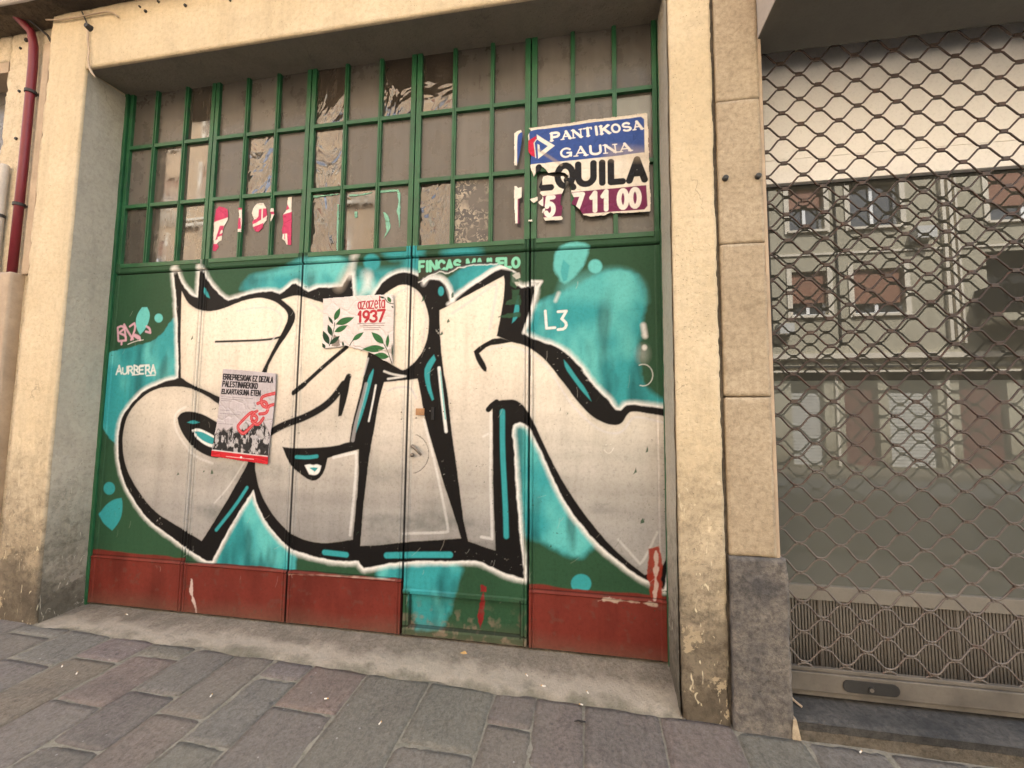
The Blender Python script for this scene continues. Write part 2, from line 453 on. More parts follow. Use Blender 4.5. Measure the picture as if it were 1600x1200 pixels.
# ------------------------------------------------------------------ painting on meshes: a canvas in a wall plane
def smooth_poly(p, it=2, closed=True, sharp=48):
    p = np.asarray(p, float)
    for _ in range(it):
        n = len(p); out = []
        for i in range(n):
            if not closed and i in (0, n - 1): out.append(p[i]); continue
            a, b, c = p[i - 1], p[i], p[(i + 1) % n]
            u, v = b - a, c - b
            ang = abs(math.degrees(math.atan2(u[0] * v[1] - u[1] * v[0], u @ v)))
            if ang > sharp: out.append(b)
            else: out.append(b * 0.75 + a * 0.25); out.append(b * 0.75 + c * 0.25)
        p = np.array(out)
    return p

def vnoise(x, z, s, seed=0):
    """smooth value noise on arrays, 0..1"""
    g = np.random.default_rng(1000 + seed).random((64, 64))
    u, v = x * s + seed * 3.7, z * s + seed * 1.3
    i, j = np.floor(u).astype(int), np.floor(v).astype(int)
    fu, fv = u - i, v - j
    fu, fv = fu * fu * (3 - 2 * fu), fv * fv * (3 - 2 * fv)
    a = g[j % 64, i % 64] * (1 - fu) + g[j % 64, (i + 1) % 64] * fu
    b = g[(j + 1) % 64, i % 64] * (1 - fu) + g[(j + 1) % 64, (i + 1) % 64] * fu
    return a * (1 - fv) + b * fv

def fnoise(x, z, s, seed=0, o=3):
    t = 0; a = 0.5; q = 0
    for k in range(o):
        t = t + a * vnoise(x, z, s * 2 ** k, seed + k); q += a; a *= 0.5
    return t / q

class Canvas:
    def __init__(s, x0, x1, z0, z1, step, Y):
        s.x = np.arange(x0, x1 + step * 0.5, step); s.z = np.arange(z0, z1 + step * 0.5, step)
        s.step, s.Y = step, Y
        s.X, s.Z = np.meshgrid(s.x, s.z)
        s.c = np.zeros((*s.X.shape, 4), np.float32)
        s.keep = np.ones(s.X.shape, bool)
        s.wob = (fnoise(s.X, s.Z, 25, 3, 3) - 0.5)
    def win(s, pts, pad):
        a = np.searchsorted(s.x, pts[:, 0].min() - pad); b = np.searchsorted(s.x, pts[:, 0].max() + pad)
        c = np.searchsorted(s.z, pts[:, 1].min() - pad); d = np.searchsorted(s.z, pts[:, 1].max() + pad)
        return slice(c, max(d, c)), slice(a, max(b, a))
    def dist(s, pts, w, closed):
        X, Z = s.X[w], s.Z[w]
        d = np.full(X.shape, 1e9)
        n = len(pts)
        for i in range(n if closed else n - 1):
            a, b = pts[i], pts[(i + 1) % n]
            e = b - a; L = e @ e + 1e-12
            t = np.clip(((X - a[0]) * e[0] + (Z - a[1]) * e[1]) / L, 0, 1)
            d = np.minimum(d, (X - a[0] - t * e[0]) ** 2 + (Z - a[1] - t * e[1]) ** 2)
        return np.sqrt(d)
    def sdf(s, pts, w):
        X, Z = s.X[w], s.Z[w]
        ins = np.zeros(X.shape, bool)
        n = len(pts)
        for i in range(n):
            a, b = pts[i], pts[(i + 1) % n]
            if a[1] == b[1]: continue
            cr = ((a[1] > Z) != (b[1] > Z)) & (X < (b[0] - a[0]) * (Z - a[1]) / (b[1] - a[1]) + a[0])
            ins ^= cr
        d = s.dist(pts, w, True)
        return np.where(ins, -d, d)
    def blend(s, w, al, col, silver=0.0):
        al = al[..., None]
        s.c[w][..., :] = s.c[w] * (1 - al) + np.array([*col, silver]) * al
    def poly(s, px, col, soft=None, sm=2, op=1.0, silver=0.0, px_in=True, wob=0.0, grow=0.0):
        pts = smooth_poly(at2(px, s.Y) if px_in else np.asarray(px, float), sm) if sm else (at2(px, s.Y) if px_in else np.asarray(px, float))
        soft = max(soft or 0, s.step)
        w = s.win(pts, soft + grow + 0.01)
        if s.X[w].size == 0: return
        d = s.sdf(pts, w) + s.wob[w] * wob - grow
        s.blend(w, np.clip(0.5 - d / soft, 0, 1) * op, col, silver)
    def line(s, px, width, col, soft=None, sm=2, op=1.0, px_in=True, silver=0.0, wob=0.0):
        pts = at2(px, s.Y) if px_in else np.asarray(px, float)
        if sm: pts = smooth_poly(pts, sm, False, 75)
        soft = max(soft or 0, s.step)
        w = s.win(pts, width + soft + 0.01)
        if s.X[w].size == 0: return
        d = s.dist(pts, w, False) - width / 2 + s.wob[w] * wob
        s.blend(w, np.clip(0.5 - d / soft, 0, 1) * op, col, silver)
    def spot(s, u, v, rx, ry, col, soft=None, op=1.0):
        t = np.linspace(0, 2 * np.pi, 20, endpoint=False)
        s.poly([(u + rx * math.cos(a), v + ry * math.sin(a)) for a in t], col, soft, 0, op)
    def cut(s, px, wob=0.004, sm=0):
        """keep only what lies inside one of these outlines"""
        k = np.zeros(s.X.shape, bool)
        for p in px:
            pts = at2(p, s.Y)
            if sm: pts = smooth_poly(pts, sm)
            w = s.win(pts, 0.02)
            k[w] |= (s.sdf(pts, w) + s.wob[w] * wob) < 0
        s.keep &= k
    def mesh(s, name, m, parent=None, rows=None, cols=None, depth=None, thick=0.0):
        r = rows or slice(0, len(s.z)); q = cols or slice(0, len(s.x))
        X, Z = s.X[r, q], s.Z[r, q]
        Yv = np.full(X.shape, s.Y) if depth is None else depth[r, q]
        nz, nx = X.shape
        kp = s.keep[r, q]
        idx = np.arange(nz * nx).reshape(nz, nx)
        fk = kp[:-1, :-1] & kp[1:, :-1] & kp[:-1, 1:] & kp[1:, 1:]
        F = np.stack([idx[:-1, :-1], idx[:-1, 1:], idx[1:, 1:], idx[1:, :-1]], -1)[fk]
        used = np.unique(F)
        remap = np.full(nz * nx, -1); remap[used] = np.arange(len(used))
        co = np.stack([X, Yv, Z], -1).reshape(-1, 3)[used]
        col = s.c[r, q].reshape(-1, 4)[used]
        F = remap[F]
        if thick > 0:                       # the sheet gets a back and edges
            nv = len(co)
            e = np.concatenate([F[:, [0, 1]], F[:, [1, 2]], F[:, [2, 3]], F[:, [3, 0]]])
            key = np.minimum(e[:, 0], e[:, 1]) * nv + np.maximum(e[:, 0], e[:, 1])
            _, ix, cn = np.unique(key, return_index=True, return_counts=True)
            be = e[ix[cn == 1]]
            side = np.stack([be[:, 1], be[:, 0], be[:, 0] + nv, be[:, 1] + nv], -1)
            back = F[:, ::-1] + nv
            co = np.concatenate([co, co + np.array([0, thick, 0])]); col = np.concatenate([col, col * 0.8])
            F = np.concatenate([F, back, side])
        me = bpy.data.meshes.new(name)
        me.vertices.add(len(co)); me.vertices.foreach_set('co', co.astype(np.float32).ravel())
        me.loops.add(F.size); me.loops.foreach_set('vertex_index', F.astype(np.int32).ravel())
        me.polygons.add(len(F)); me.polygons.foreach_set('loop_start', np.arange(0, F.size, 4, dtype=np.int32))
        me.update(calc_edges=True)
        a = me.color_attributes.new('paint', 'FLOAT_COLOR', 'POINT')
        a.data.foreach_set('color', col.astype(np.float32).ravel())
        return link(name, me, m, parent, thick == 0)

# a stroke alphabet for the lettering that is in the place
def arc(cx, cy, rx, ry, a0, a1, n=10):
    return [(cx + rx * math.cos(R(a0 + (a1 - a0) * i / n)), cy + ry * math.sin(R(a0 + (a1 - a0) * i / n))) for i in range(n + 1)]
GL = {
 'A': [[(0, 0), (.5, 1)], [(.5, 1), (1, 0)], [(.2, .33), (.8, .33)]],
 'B': [[(0, 0), (0, 1)], [(0, 1), (.5, 1)] + arc(.55, .77, .37, .23, 90, -90, 6) + [(0, .54)], [(.5, .54)] + arc(.55, .27, .45, .27, 90, -90, 6) + [(0, 0)]],
 'C': [arc(.52, .5, .52, .5, 40, 320, 14)],
 'D': [[(0, 0), (0, 1)], [(0, 1), (.45, 1)] + arc(.45, .5, .55, .5, 90, -90, 10) + [(0, 0)]],
 'E': [[(0, 0), (0, 1)], [(0, 1), (.9, 1)], [(0, .53), (.75, .53)], [(0, 0), (.92, 0)]],
 'F': [[(0, 0), (0, 1)], [(0, 1), (.9, 1)], [(0, .5), (.75, .5)]],
 'G': [arc(.52, .5, .52, .5, 45, 330, 14), [(.62, .45), (1, .45)], [(1, .45), (1, .08)]],
 'I': [[(.5, 0), (.5, 1)]],
 'J': [[(.8, 1), (.8, .3)] + arc(.45, .3, .35, .3, 0, -170, 8)],
 'K': [[(0, 0), (0, 1)], [(.95, 1), (.05, .42)], [(.32, .6), (1, 0)]],
 'L': [[(0, 0), (0, 1)], [(0, 0), (.9, 0)]],
 'M': [[(0, 0), (.05, 1)], [(.05, 1), (.5, .15)], [(.5, .15), (.95, 1)], [(.95, 1), (1, 0)]],
 'N': [[(0, 0), (0, 1)], [(0, 1), (1, 0)], [(1, 0), (1, 1)]],
 'O': [arc(.5, .5, .5, .5, 0, 360, 18)],
 'P': [[(0, 0), (0, 1)], [(0, 1), (.55, 1)] + arc(.55, .73, .42, .27, 90, -90, 8) + [(0, .46)]],
 'Q': [arc(.5, .5, .5, .5, 0, 360, 18), [(.6, .28), (1.02, -.1)]],
 'R': [[(0, 0), (0, 1)], [(0, 1), (.55, 1)] + arc(.55, .74, .4, .26, 90, -90, 8) + [(0, .48)], [(.45, .48), (1, 0)]],
 'S': [arc(.5, .75, .45, .25, 30, 270, 10) + arc(.5, .25, .48, .25, 90, -150, 10)],
 'T': [[(.5, 0), (.5, 1)], [(0, 1), (1, 1)]],
 'U': [[(0, 1), (0, .35)] + arc(.5, .35, .5, .35, 180, 360, 10) + [(1, 1)]],
 'Z': [[(.05, 1), (.95, 1)], [(.95, 1), (.02, 0)], [(0, 0), (1, 0)]],
 '0': [arc(.5, .5, .45, .5, 0, 360, 18)],
 '1': [[(.6, 0), (.6, 1)], [(.6, 1), (.2, .75)]],
 '2': [arc(.5, .72, .45, .28, 170, -30, 10) + [(0, 0)], [(0, 0), (1, 0)]],
 '3': [arc(.45, .76, .42, .24, 150, -80, 10), arc(.45, .26, .5, .27, 80, -150, 12)],
 '4': [[(.7, 0), (.7, 1)], [(.7, 1), (0, .3)], [(0, .3), (1, .3)]],
 '5': [[(.9, 1), (.2, 1)], [(.2, 1), (.12, .5)], [(.12, .5)] + arc(.45, .33, .47, .33, 110, -150, 12)],
 '7': [[(0, 1), (1, 1)], [(1, 1), (.35, 0)]],
 '9': [arc(.5, .7, .42, .3, 0, 360, 16), [(.92, .7), (.85, .3), (.4, 0)]],
 'a': [arc(.45, .32, .4, .32, 0, 360, 12), [(.9, .65), (.9, 0)]],
 'z': [[(.05, .65), (.9, .65)], [(.9, .65), (.02, 0)], [(0, 0), (.95, 0)]],
 'e': [[(.08, .34), (.9, .36)] + arc(.48, .33, .42, .33, 5, 320, 12)],
 't': [[(.45, 1), (.45, .15), (.6, 0), (.85, .06)], [(.1, .65), (.85, .65)]],
}
ADV = {'I': .42, 'M': 1.2, '1': .62, ' ': .5, 'J': .75, 't': .6, 'L': .85, 'E': .85, 'F': .8}
def write(cv, text, quad, width, col, serif=False, gap=0.26, thin=0.55, soft=None, op=1.0):
    tl, tr, br, bl = [np.array(q, float) for q in quad]
    adv = [ADV.get(ch, 1.0) for ch in text]
    tot = sum(adv) + gap * (len(text) - 1)
    x = 0.0
    def P(u, v): return tuple((bl * (1 - u) + br * u) * (1 - v) + (tl * (1 - u) + tr * u) * v)
    for ch, a in zip(text, adv):
        for k, st in enumerate(GL.get(ch, [])):
            wd = width
            if serif:
                dx, dz = abs(st[-1][0] - st[0][0]), abs(st[-1][1] - st[0][1])
                if len(st) == 2 and (dz < 0.05 or (ch in 'AN' and k in ((0,) if ch == 'A' else (0, 2)))): wd = width * thin
                if ch in 'OCGS' : wd = width * 0.8
            cv.line([P((x + p[0] * a) / tot, p[1]) for p in st], wd, col, soft, 0, op)
            if serif and len(st) == 2:
                for p in st:
                    if p[1] in (0, 1) and abs(st[0][1] - st[1][1]) > 0.5 and not (ch == 'N' and k == 1) and not (ch == 'A' and p[1] == 1):
                        cv.line([P((x + (p[0] - .2) * a) / tot, p[1]), P((x + (p[0] + .2) * a) / tot, p[1])], width * 0.45, col, soft, 0, op)
                    elif p[1] in (0, 1) and abs(st[0][1] - st[1][1]) < 0.05 and ch in 'TEZ' and p is st[-1]:
                        cv.line([P((x + p[0] * a) / tot, p[1]), P((x + p[0] * a) / tot, p[1] + (-.2 if p[1] else .2))], width * 0.45, col, soft, 0, op)
        x += a + gap

def lin(r, g, b):
    return tuple(((c / 255 + 0.055) / 1.055) ** 2.4 if c > 10 else c / 3294 for c in (r, g, b))

# ------------------------------------------------------------------ the garage opening: building parts
FY = -0.30                               # the facade face; the gate stands at y = 0
bld = thing('garage_building', 'yellow rendered building front framing the wide painted garage gate', 'building')
pl = worn_box('pillar', M['plaster'], -4.10, -3.735, FY, 0.03, -0.14, 4.56, 0.022, 0.004, 0.008, 0.03, bld)
pr = worn_box('pillar', M['plaster'], 0.505, 0.735, FY, 0.03, -0.20, 4.56, 0.018, 0.0035, 0.010, 0.03, bld)
lt = worn_box('lintel', M['plaster'], -3.733, 0.503, FY, 0.03, 4.062, 4.56, 0.03, 0.0015, 0.002, 0.0, bld)
for q in lt.data.vertices:
    if q.co.z < 4.07: q.co.z += .1 * (q.co.y - FY)
# the inner faces of the opening carry a greyer, darker render
def skin(name, m, parent, f, nu, nv):
    vs = [f(i / nu, j / nv) for j in range(nv + 1) for i in range(nu + 1)]
    fs = [(j * (nu + 1) + i, j * (nu + 1) + i + 1, (j + 1) * (nu + 1) + i + 1, (j + 1) * (nu + 1) + i) for j in range(nv) for i in range(nu)]
    return MB().add(vs, fs).build(name, m, parent, True)
def rough(p, a):
    q = Vector(p)
    return a * (mnoise.noise(q * 4) + 0.6 * mnoise.noise(q * 13) + 0.3 * mnoise.noise(q * 40))
def rev_l(u, v):
    y, z = FY + 0.012 + u * 0.30, -0.06 + v * 4.115
    low = max(0, 1 - (z + 0.06) / 0.5)
    return (-3.727 + rough((0, y, z), 0.003 + 0.01 * low) + 0.012 * low * low, y, z)
def rev_r(u, v):
    y, z = FY + 0.014 + u * 0.30, -0.12 + v * 4.175
    return (0.497 - rough((5, y, z), 0.004), y, z)
skin('reveal', M['reveal'], pl, rev_l, 14, 190)
skin('reveal', M['reveal'], pr, rev_r, 14, 190)
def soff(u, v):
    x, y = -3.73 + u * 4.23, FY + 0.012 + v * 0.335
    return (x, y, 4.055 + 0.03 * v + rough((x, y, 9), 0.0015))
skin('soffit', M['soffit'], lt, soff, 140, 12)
MB().box(-3.74, 0.51, 0.045, 0.30, 4.02, 4.3).build('head_cavity', M['dark'], bld)
uw = MB().box(-4.10, 0.735, FY + 0.02, 0.03, 4.66, 7.2).build('upper_wall', M['plaster'], bld)
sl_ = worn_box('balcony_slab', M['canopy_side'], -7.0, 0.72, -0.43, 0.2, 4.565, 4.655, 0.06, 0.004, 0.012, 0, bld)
def slabskin(u, v):
    x, y = -7.0 + u * 7.7, -0.425 + v * 0.4
    return (x, y, 4.555 + rough((x, y, 3), 0.006))
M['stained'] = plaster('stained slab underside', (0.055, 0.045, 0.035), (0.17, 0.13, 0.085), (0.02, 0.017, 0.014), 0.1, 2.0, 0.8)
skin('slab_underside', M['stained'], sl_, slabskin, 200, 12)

# ------------------------------------------------------------------ painting of the gate
GREEN = (0.025, 0.072, 0.036)
DGREEN = (0.015, 0.056, 0.027)
TEAL = (0.034, 0.29, 0.31)
CYAN = (0.13, 0.50, 0.48)
WHITE = (0.74, 0.73, 0.70)
BLACK = (0.0062, 0.0056, 0.0056)
SILV = (0.655, 0.61, 0.535)
GREY = (0.52, 0.50, 0.50)
RED = (0.148, 0.027, 0.019)
XL, XR = -3.700, 0.492
LB = [XL, -2.876, -2.030, -1.182, -0.3425, XR]
dc = Canvas(XL, XR, 0.012, 2.636, 0.004, 0.0)
X, Z = dc.X, dc.Z
nz1 = fnoise(X, Z, 1.7, 11); nz2 = fnoise(X, Z, 14, 21); nz3 = fnoise(X, Z, 60, 31)
dc.c[..., :3] = np.array(GREEN) * (0.8 + 0.4 * nz1)[..., None]
# teal clouds behind the letters
L_OUT = [(271,424),(274,450),(276,475),(278,525),(279,560),(279,591),(255,597),(232,607),(220,615),(200,637),(189,657),(185,682),(185,712),(191,745),
 (205,775),(225,805),(250,827),(275,844),(300,862),(322,877),(332,876),(350,840),(375,797),(396,766),(405,797),(420,822),(440,845),(462,862),(500,872),(530,877),
 (560,877),(568,888),(580,886),(600,881),(640,877),(680,877),(725,876),(750,877),(775,890),(790,897),(819,904),(815,860),(811,825),(807,775),(804,712),(800,675),(802,665),
 (812,659),(825,665),(832,677),(850,713),(867,755),(887,792),(912,825),(940,855),(970,880),(995,899),(1020,911),(1036,920),(1044,900),(1044,640),(1037,638),(1012,635),
 (985,632),(977,634),(970,642),(962,640),(950,625),(935,610),(925,600),(910,578),(892,557),(870,542),(852,536),(837,531),(822,524),(817,518),(825,495),(836,460),
 (835,447),(815,450),(800,440),(800,423),(790,419),(775,422),(755,437),(732,450),(704,472),(702,460),(697,445),(685,436),(670,436),(662,445),(656,434),(640,425),(620,426),
 (602,437),(590,452),(580,470),(552,470),(550,430),(545,430),(539,440),(535,447),(510,450),(497,449),(482,456),(472,450),(462,442),(455,445),(445,455),(437,459),
 (425,455),(400,457),(375,464),(357,470),(350,466),(338,455),(325,440),(317,422),(312,420),(311,440),(309,465),(300,462),(290,452),(282,440),(277,425)]
T1 = [(271,497),(255,520),(240,532),(212,541),(180,547),(160,558),(150,600),(155,655),(170,683),(182,695),(186,670),(200,635),(245,597),(285,590),(285,500)]
T2 = [(390,770),(410,810),(425,835),(445,855),(462,868),(463,905),(345,900),(338,875),(356,842)]
T3 = [(800,664),(812,660),(825,666),(834,680),(852,717),(869,760),(889,797),(914,830),(930,850),(922,860),(910,872),(887,870),(865,857),(842,845),(822,840),(813,835),(806,770),(802,712)]
T4 = [(822,500),(837,472),(865,462),(900,447),(925,432),(950,422),(975,420),(997,430),(1007,447),(1009,475),(1003,507),(998,540),(998,567),(1004,597),(1014,610),(1029,620),(1048,628),(1044,645),(985,640),(966,645),(945,625),(920,600),(890,562),(852,542),(815,526)]
T5 = [(703,468),(698,437),(720,420),(745,410),(785,412),(740,445),(708,470)]
T6 = [(376,452),(385,435),(400,428),(440,420),(457,410),(480,402),(535,402),(552,410),(556,440),(552,462),(535,450),(500,452),(482,458),(462,446),(440,460),(400,460)]
for p, s_ in ((T1, .012), (T2, .03), (T3, .05), (T4, .035), (T5, .02), (T6, .05)):
    dc.poly(p, TEAL, s_, 2, 1.0, wob=0.02)
dc.poly([(555,470),(560,420),(600,420),(640,415),(620,440),(590,470)], TEAL, .06, 2, .8)
dc.poly([(588,882),(640,876),(712,876),(722,890),(712,912),(690,925),(590,916)], TEAL, .05, 2, .95)
dc.poly([(640,893),(718,893),(712,930),(702,955),(690,985),(650,985),(638,960)], TEAL, .03, 2, .8, wob=.03)
# uneven cover: paler, drier passes of the can
m = fnoise(X * 1.0, Z * .6, 5, 51); tealness = np.clip((dc.c[..., 2] - .12) * 6, 0, 1)
dc.c[..., :3] = dc.c[..., :3] * (1 - (tealness * np.clip((m - .46) * 3.0, 0, .75))[..., None]) + np.array(CYAN) * (tealness * np.clip((m - .46) * 3.0, 0, .75))[..., None]
m = fnoise(X, Z * .25, 9, 61)
dc.c[..., :3] *= (1 - tealness * np.clip((m - .55) * 2.5, 0, .5))[..., None]
dc.poly([(880,440),(925,425),(975,420),(1004,440),(1008,470),(960,480),(910,470),(870,470)], CYAN, .09, 2, .55)
dc.poly([(400,432),(457,415),(480,404),(530,404),(520,425),(470,430)], CYAN, .06, 2, .6)
# drops and dots
for u, v, rx, ry, s_, col in ((581,410,13,13,.02,TEAL),(526,418,16,15,.05,CYAN),(645,400,16,34,.07,TEAL),(722,396,30,12,.08,TEAL),(660,366,10,26,.05,TEAL),(617,380,22,26,.06,TEAL),
                              (930,416,11,11,.012,CYAN),(248,497,6.5,7,.008,CYAN),(171,763,9,10,.008,TEAL),(908,912,16,15,.008,TEAL),(572,448,20,14,.06,CYAN)):
    dc.spot(u, v, rx, ry, col, s_, .95)
dc.poly([(865,420),(866,395),(880,381),(905,378),(922,384),(918,402),(908,420),(895,435),(882,444),(872,436)], CYAN, .02, 2, .9, wob=.02)
dc.poly([(875,425),(880,405),(890,415),(886,438),(880,440)], TEAL, .01, 2, .7)
dc.poly([(212,500),(215,490),(222,480),(230,480),(235,490),(232,505),(225,517),(219,523),(213,513)], CYAN, .006, 2, .95)
dc.poly([(190,778),(192,787),(190,807),(183,820),(175,829),(160,817),(155,803),(165,789),(178,780)], TEAL, .008, 2, .98)
# small tags on the left
PINK = (0.62, 0.36, 0.44)
for st in ([(185,532),(184,512),(190,509),(195,513),(186,520),(197,525),(196,532),(186,533)],[(197,532),(194,507),(201,520),(208,530)],[(203,510),(210,505),(212,512),(205,531),(209,524),(216,529)],
           [(190,535),(190,538)],[(211,523),(218,526),(219,531)],[(229,510),(234,513),(235,520),(228,518)]):
    dc.line(st, .017, PINK, .006, 1, .9)
dc.line([(200,538),(212,533),(224,531)], .007, WHITE, .004, 1, .7)
for tx, q in (('A',[(183,572),(190,571),(190,584),(182,585)]),('U',[(192,575),(199,573),(199,584),(192,585)]),('R',[(201,573),(207,572),(208,584),(201,584)]),('R',[(210,571),(216,573),(216,582),(210,584)]),
              ('E',[(218,573),(225,572),(225,584),(218,584)]),('R',[(228,572),(234,571),(235,583),(228,584)]),('A',[(236,572),(243,569),(243,583),(236,584)])):
    write(dc, tx, q, .013, (0.62, 0.66, 0.64), soft=.006)
for st in ([(207,586),(217,585)],[(219,571),(233,570)],[(229,587),(243,586)]):
    dc.line(st, .010, (0.62, 0.66, 0.64), .005, 0, .9)
# white outer glow of the piece, then the black body
lp = smooth_poly(at2(L_OUT), 2, True, 38)
wn = dc.win(lp, .2)
d = dc.sdf(lp, wn) + dc.wob[wn] * .012
wd = .005 + .007 * fnoise(X[wn], Z[wn], 2.2, 71)
dc.blend(wn, np.clip(1 - (d - wd) / .036, 0, 1) ** 1.4 * .95, WHITE)
dc.blend(wn, np.clip(.5 - d / .010, 0, 1), BLACK)
# fat-cap fades: white haze over spikes and bridges
for pts, wd_, so, op in (([(272,422),(277,408)],.03,.06,.9),([(311,420),(313,398)],.025,.05,.9),([(547,430),(553,402),(556,398)],.03,.06,.85),([(573,430),(577,450)],.05,.08,.7),
                         ([(556,470),(570,452),(577,432)],.03,.05,.6),([(707,468),(733,446),(777,416),(800,420)],.022,.02,.95),([(700,475),(708,470)],.02,.02,.9),([(818,520),(830,490),(838,452),(846,440),(830,440)],.018,.014,.95),
                         ([(662,443),(668,432),(685,431),(699,441),(705,462),(708,470)],.02,.04,.8),([(868,470),(873,458)],.02,.02,.6)):
    dc.line(pts, wd_, WHITE, so, 1, op)
dc.line([(530,447),(538,432),(546,420)], .05, (0.5,.42,.34), .08, 1, .7)
# aluminium fills
S1 = [(284,455),(291,470),(300,479),(312,485),(332,487),(355,480),(375,471),(400,465),(415,466),(432,472),(447,485),(451,495),(445,512),(432,535),(412,575),(400,600),(380,632),(345,622),(322,610),(300,601),(283,590),(282,525)]
S2 = [(237,610),(260,604),(287,604),(307,610),(327,621),(341,632),(380,650),(400,690),(387,725),(370,755),(350,790),(322,835),(315,845),(295,832),(270,817),(245,802),(225,780),(207,752),(197,730),(192,705),(192,675),(200,647),(217,625)]
S3 = [(440,468),(460,461),(475,464),(502,472),(545,485),(580,520),(575,552),(566,600),(557,635),(550,662),(546,690),(560,702),(560,750),(555,800),(551,843),(525,847),(500,849),(470,842),(450,830),(435,815),(420,795),(407,770),(401,748),(398,725),(400,690),(405,640),(417,577),(425,560),(437,540),(450,522),(462,500),(461,485)]
S5 = [(615,450),(625,445),(637,445),(652,453),(662,467),(670,492),(670,517),(664,542),(652,562),(637,576),(629,579),(620,574),(600,562),(588,545),(582,515),(584,485),(595,463)]
S6 = [(600,597),(625,595),(652,592),(655,602),(665,662),(677,700),(695,762),(710,807),(720,841),(680,844),(640,846),(600,851),(563,853),(567,800),(572,750),(579,700),(586,662),(592,625)]
S7 = [(687,485),(787,431),(789,440),(786,475),(780,507),(776,525),(800,535),(820,539),(837,550),(857,567),(875,592),(882,600),(900,625),(920,647),(940,660),(960,665),(972,662),(980,647),(987,642),(1007,645),(1046,652),(1046,862),(1030,893),(1007,898),(975,873),(945,843),(920,812),(895,777),(875,745),(857,710),(842,677),(832,655),(820,635),(807,625),(797,624),(777,626),(769,633),(770,700),(770,750),(772,812),(774,860),(750,852),(732,846),(725,817),(722,795),(715,737),(707,687),(702,637),(697,600),(694,587),(691,562),(689,545),(687,512)]
for s_ in (S1, S2, S3, S5, S6, S7):
    dc.poly(s_, SILV, .007, 2, 1.0, 1.0, wob=.004)
    hp = smooth_poly(at2(s_), 2); hw = dc.win(hp, .02); hd = dc.sdf(hp, hw)
    hz = np.clip(np.exp(np.minimum(hd, 0) / .014), 0, 1) * (hd < .002) * (.10 + .35 * np.clip(fnoise(X[hw], Z[hw], 3, 161) * 2 - .9, 0, 1)) * (.6 + .8 * fnoise(X[hw], Z[hw], 70, 165, 2))
    dc.c[hw][..., :3] = dc.c[hw][..., :3] * (1 - hz[..., None])
# black drawing on the fills
for pts, wd_ in (([(337,534),(365,533),(400,532),(425,530),(440,526)],.016),([(462,612),(476,600),(505,573),(542,542)],.030),([(459,614),(468,607),(476,600)],.036)):
    dc.line(pts, wd_, BLACK, .008, 2)
dc.line([(337,537),(365,538),(400,536),(428,533)], .012, (0.66,.6,.56), .006, 2, .9)
dc.poly([(277,653),(282,645),(295,642),(315,646),(335,657),(352,668),(372,690),(345,716),(330,715),(312,707),(300,697),(287,682),(279,665)], BLACK, .008, 2)
dc.poly([(292,660),(302,656),(312,660),(303,663)], TEAL, .006, 1)
dc.poly([(300,672),(306,669),(316,671),(340,684),(338,700),(325,698),(308,687)], WHITE, .008, 2)
dc.poly([(304,674),(315,674),(337,686),(336,695),(325,693),(311,685)], TEAL, .006, 2)
dc.line([(537,600),(520,624),(500,640),(470,655),(442,664),(415,680),(395,700)], .052, BLACK, .010, 2)
dc.poly([(541,586),(548,590),(543,620),(534,650),(528,651),(530,625),(533,605)], BLACK, .008, 1)
dc.line([(545,588),(538,604)], .04, BLACK, .01, 0)
dc.poly([(441,698),(455,700),(487,700),(525,697),(545,690),(562,690),(562,702),(530,710),(512,716),(507,737),(497,750),(485,752),(465,738),(450,721)], BLACK, .008, 1)
dc.line([(464,714),(480,715),(495,713)], .026, TEAL, .008, 1)
dc.poly([(476,727),(484,725),(489,727),(495,725),(502,728),(499,739),(492,743),(483,741)], WHITE, .008, 2)
dc.poly([(483,731),(490,730),(497,731),(492,737)], TEAL, .006, 2)
dc.poly([(740,549),(750,540),(776,526),(802,534),(780,538),(763,540),(749,552),(761,573),(760,581),(755,580),(745,565)], BLACK, .007, 1)
dc.line([(763,640),(768,634),(776,628)], .036, BLACK, .006, 1)
# teal bars in the black
for p in ([(583,576),(584,580),(579,602),(573,625),(565,652),(556,676),(560,650),(568,622),(575,590)],[(678,554),(681,562),(671,580),(672,600),(678,624),(675,626),(666,605),(662,580),(668,566)],
          [(881,562),(888,570),(903,592),(915,607),(924,627),(909,611),(895,592),(883,575)],[(320,449),(324,455),(328,466),(323,464),(317,454)],[(800,505),(806,470),(810,462),(812,490),(806,500)]):
    dc.poly(p, TEAL, .007, 1)
for pts, wd_ in (([(507,863),(525,865),(541,867)],.036),([(604,868),(640,867),(703,867)],.040),([(386,762),(368,790),(338,828)],.024),([(785,643),(785,700),(788,760),(790,800),(791,838)],.034)):
    dc.line(pts, wd_, TEAL, .009, 1, 1.0)
dc.spot(689, 455, 4.5, 7.5, TEAL, .008)
for p, wd_ in (([(587,602),(582,630),(576,658)],.012),([(686,575),(690,615),(697,674)],.022)):
    dc.line(p, wd_, WHITE, .008, 1, .95)
dc.line([(688,580),(692,620),(696,655)], .007, CYAN, .006, 1)
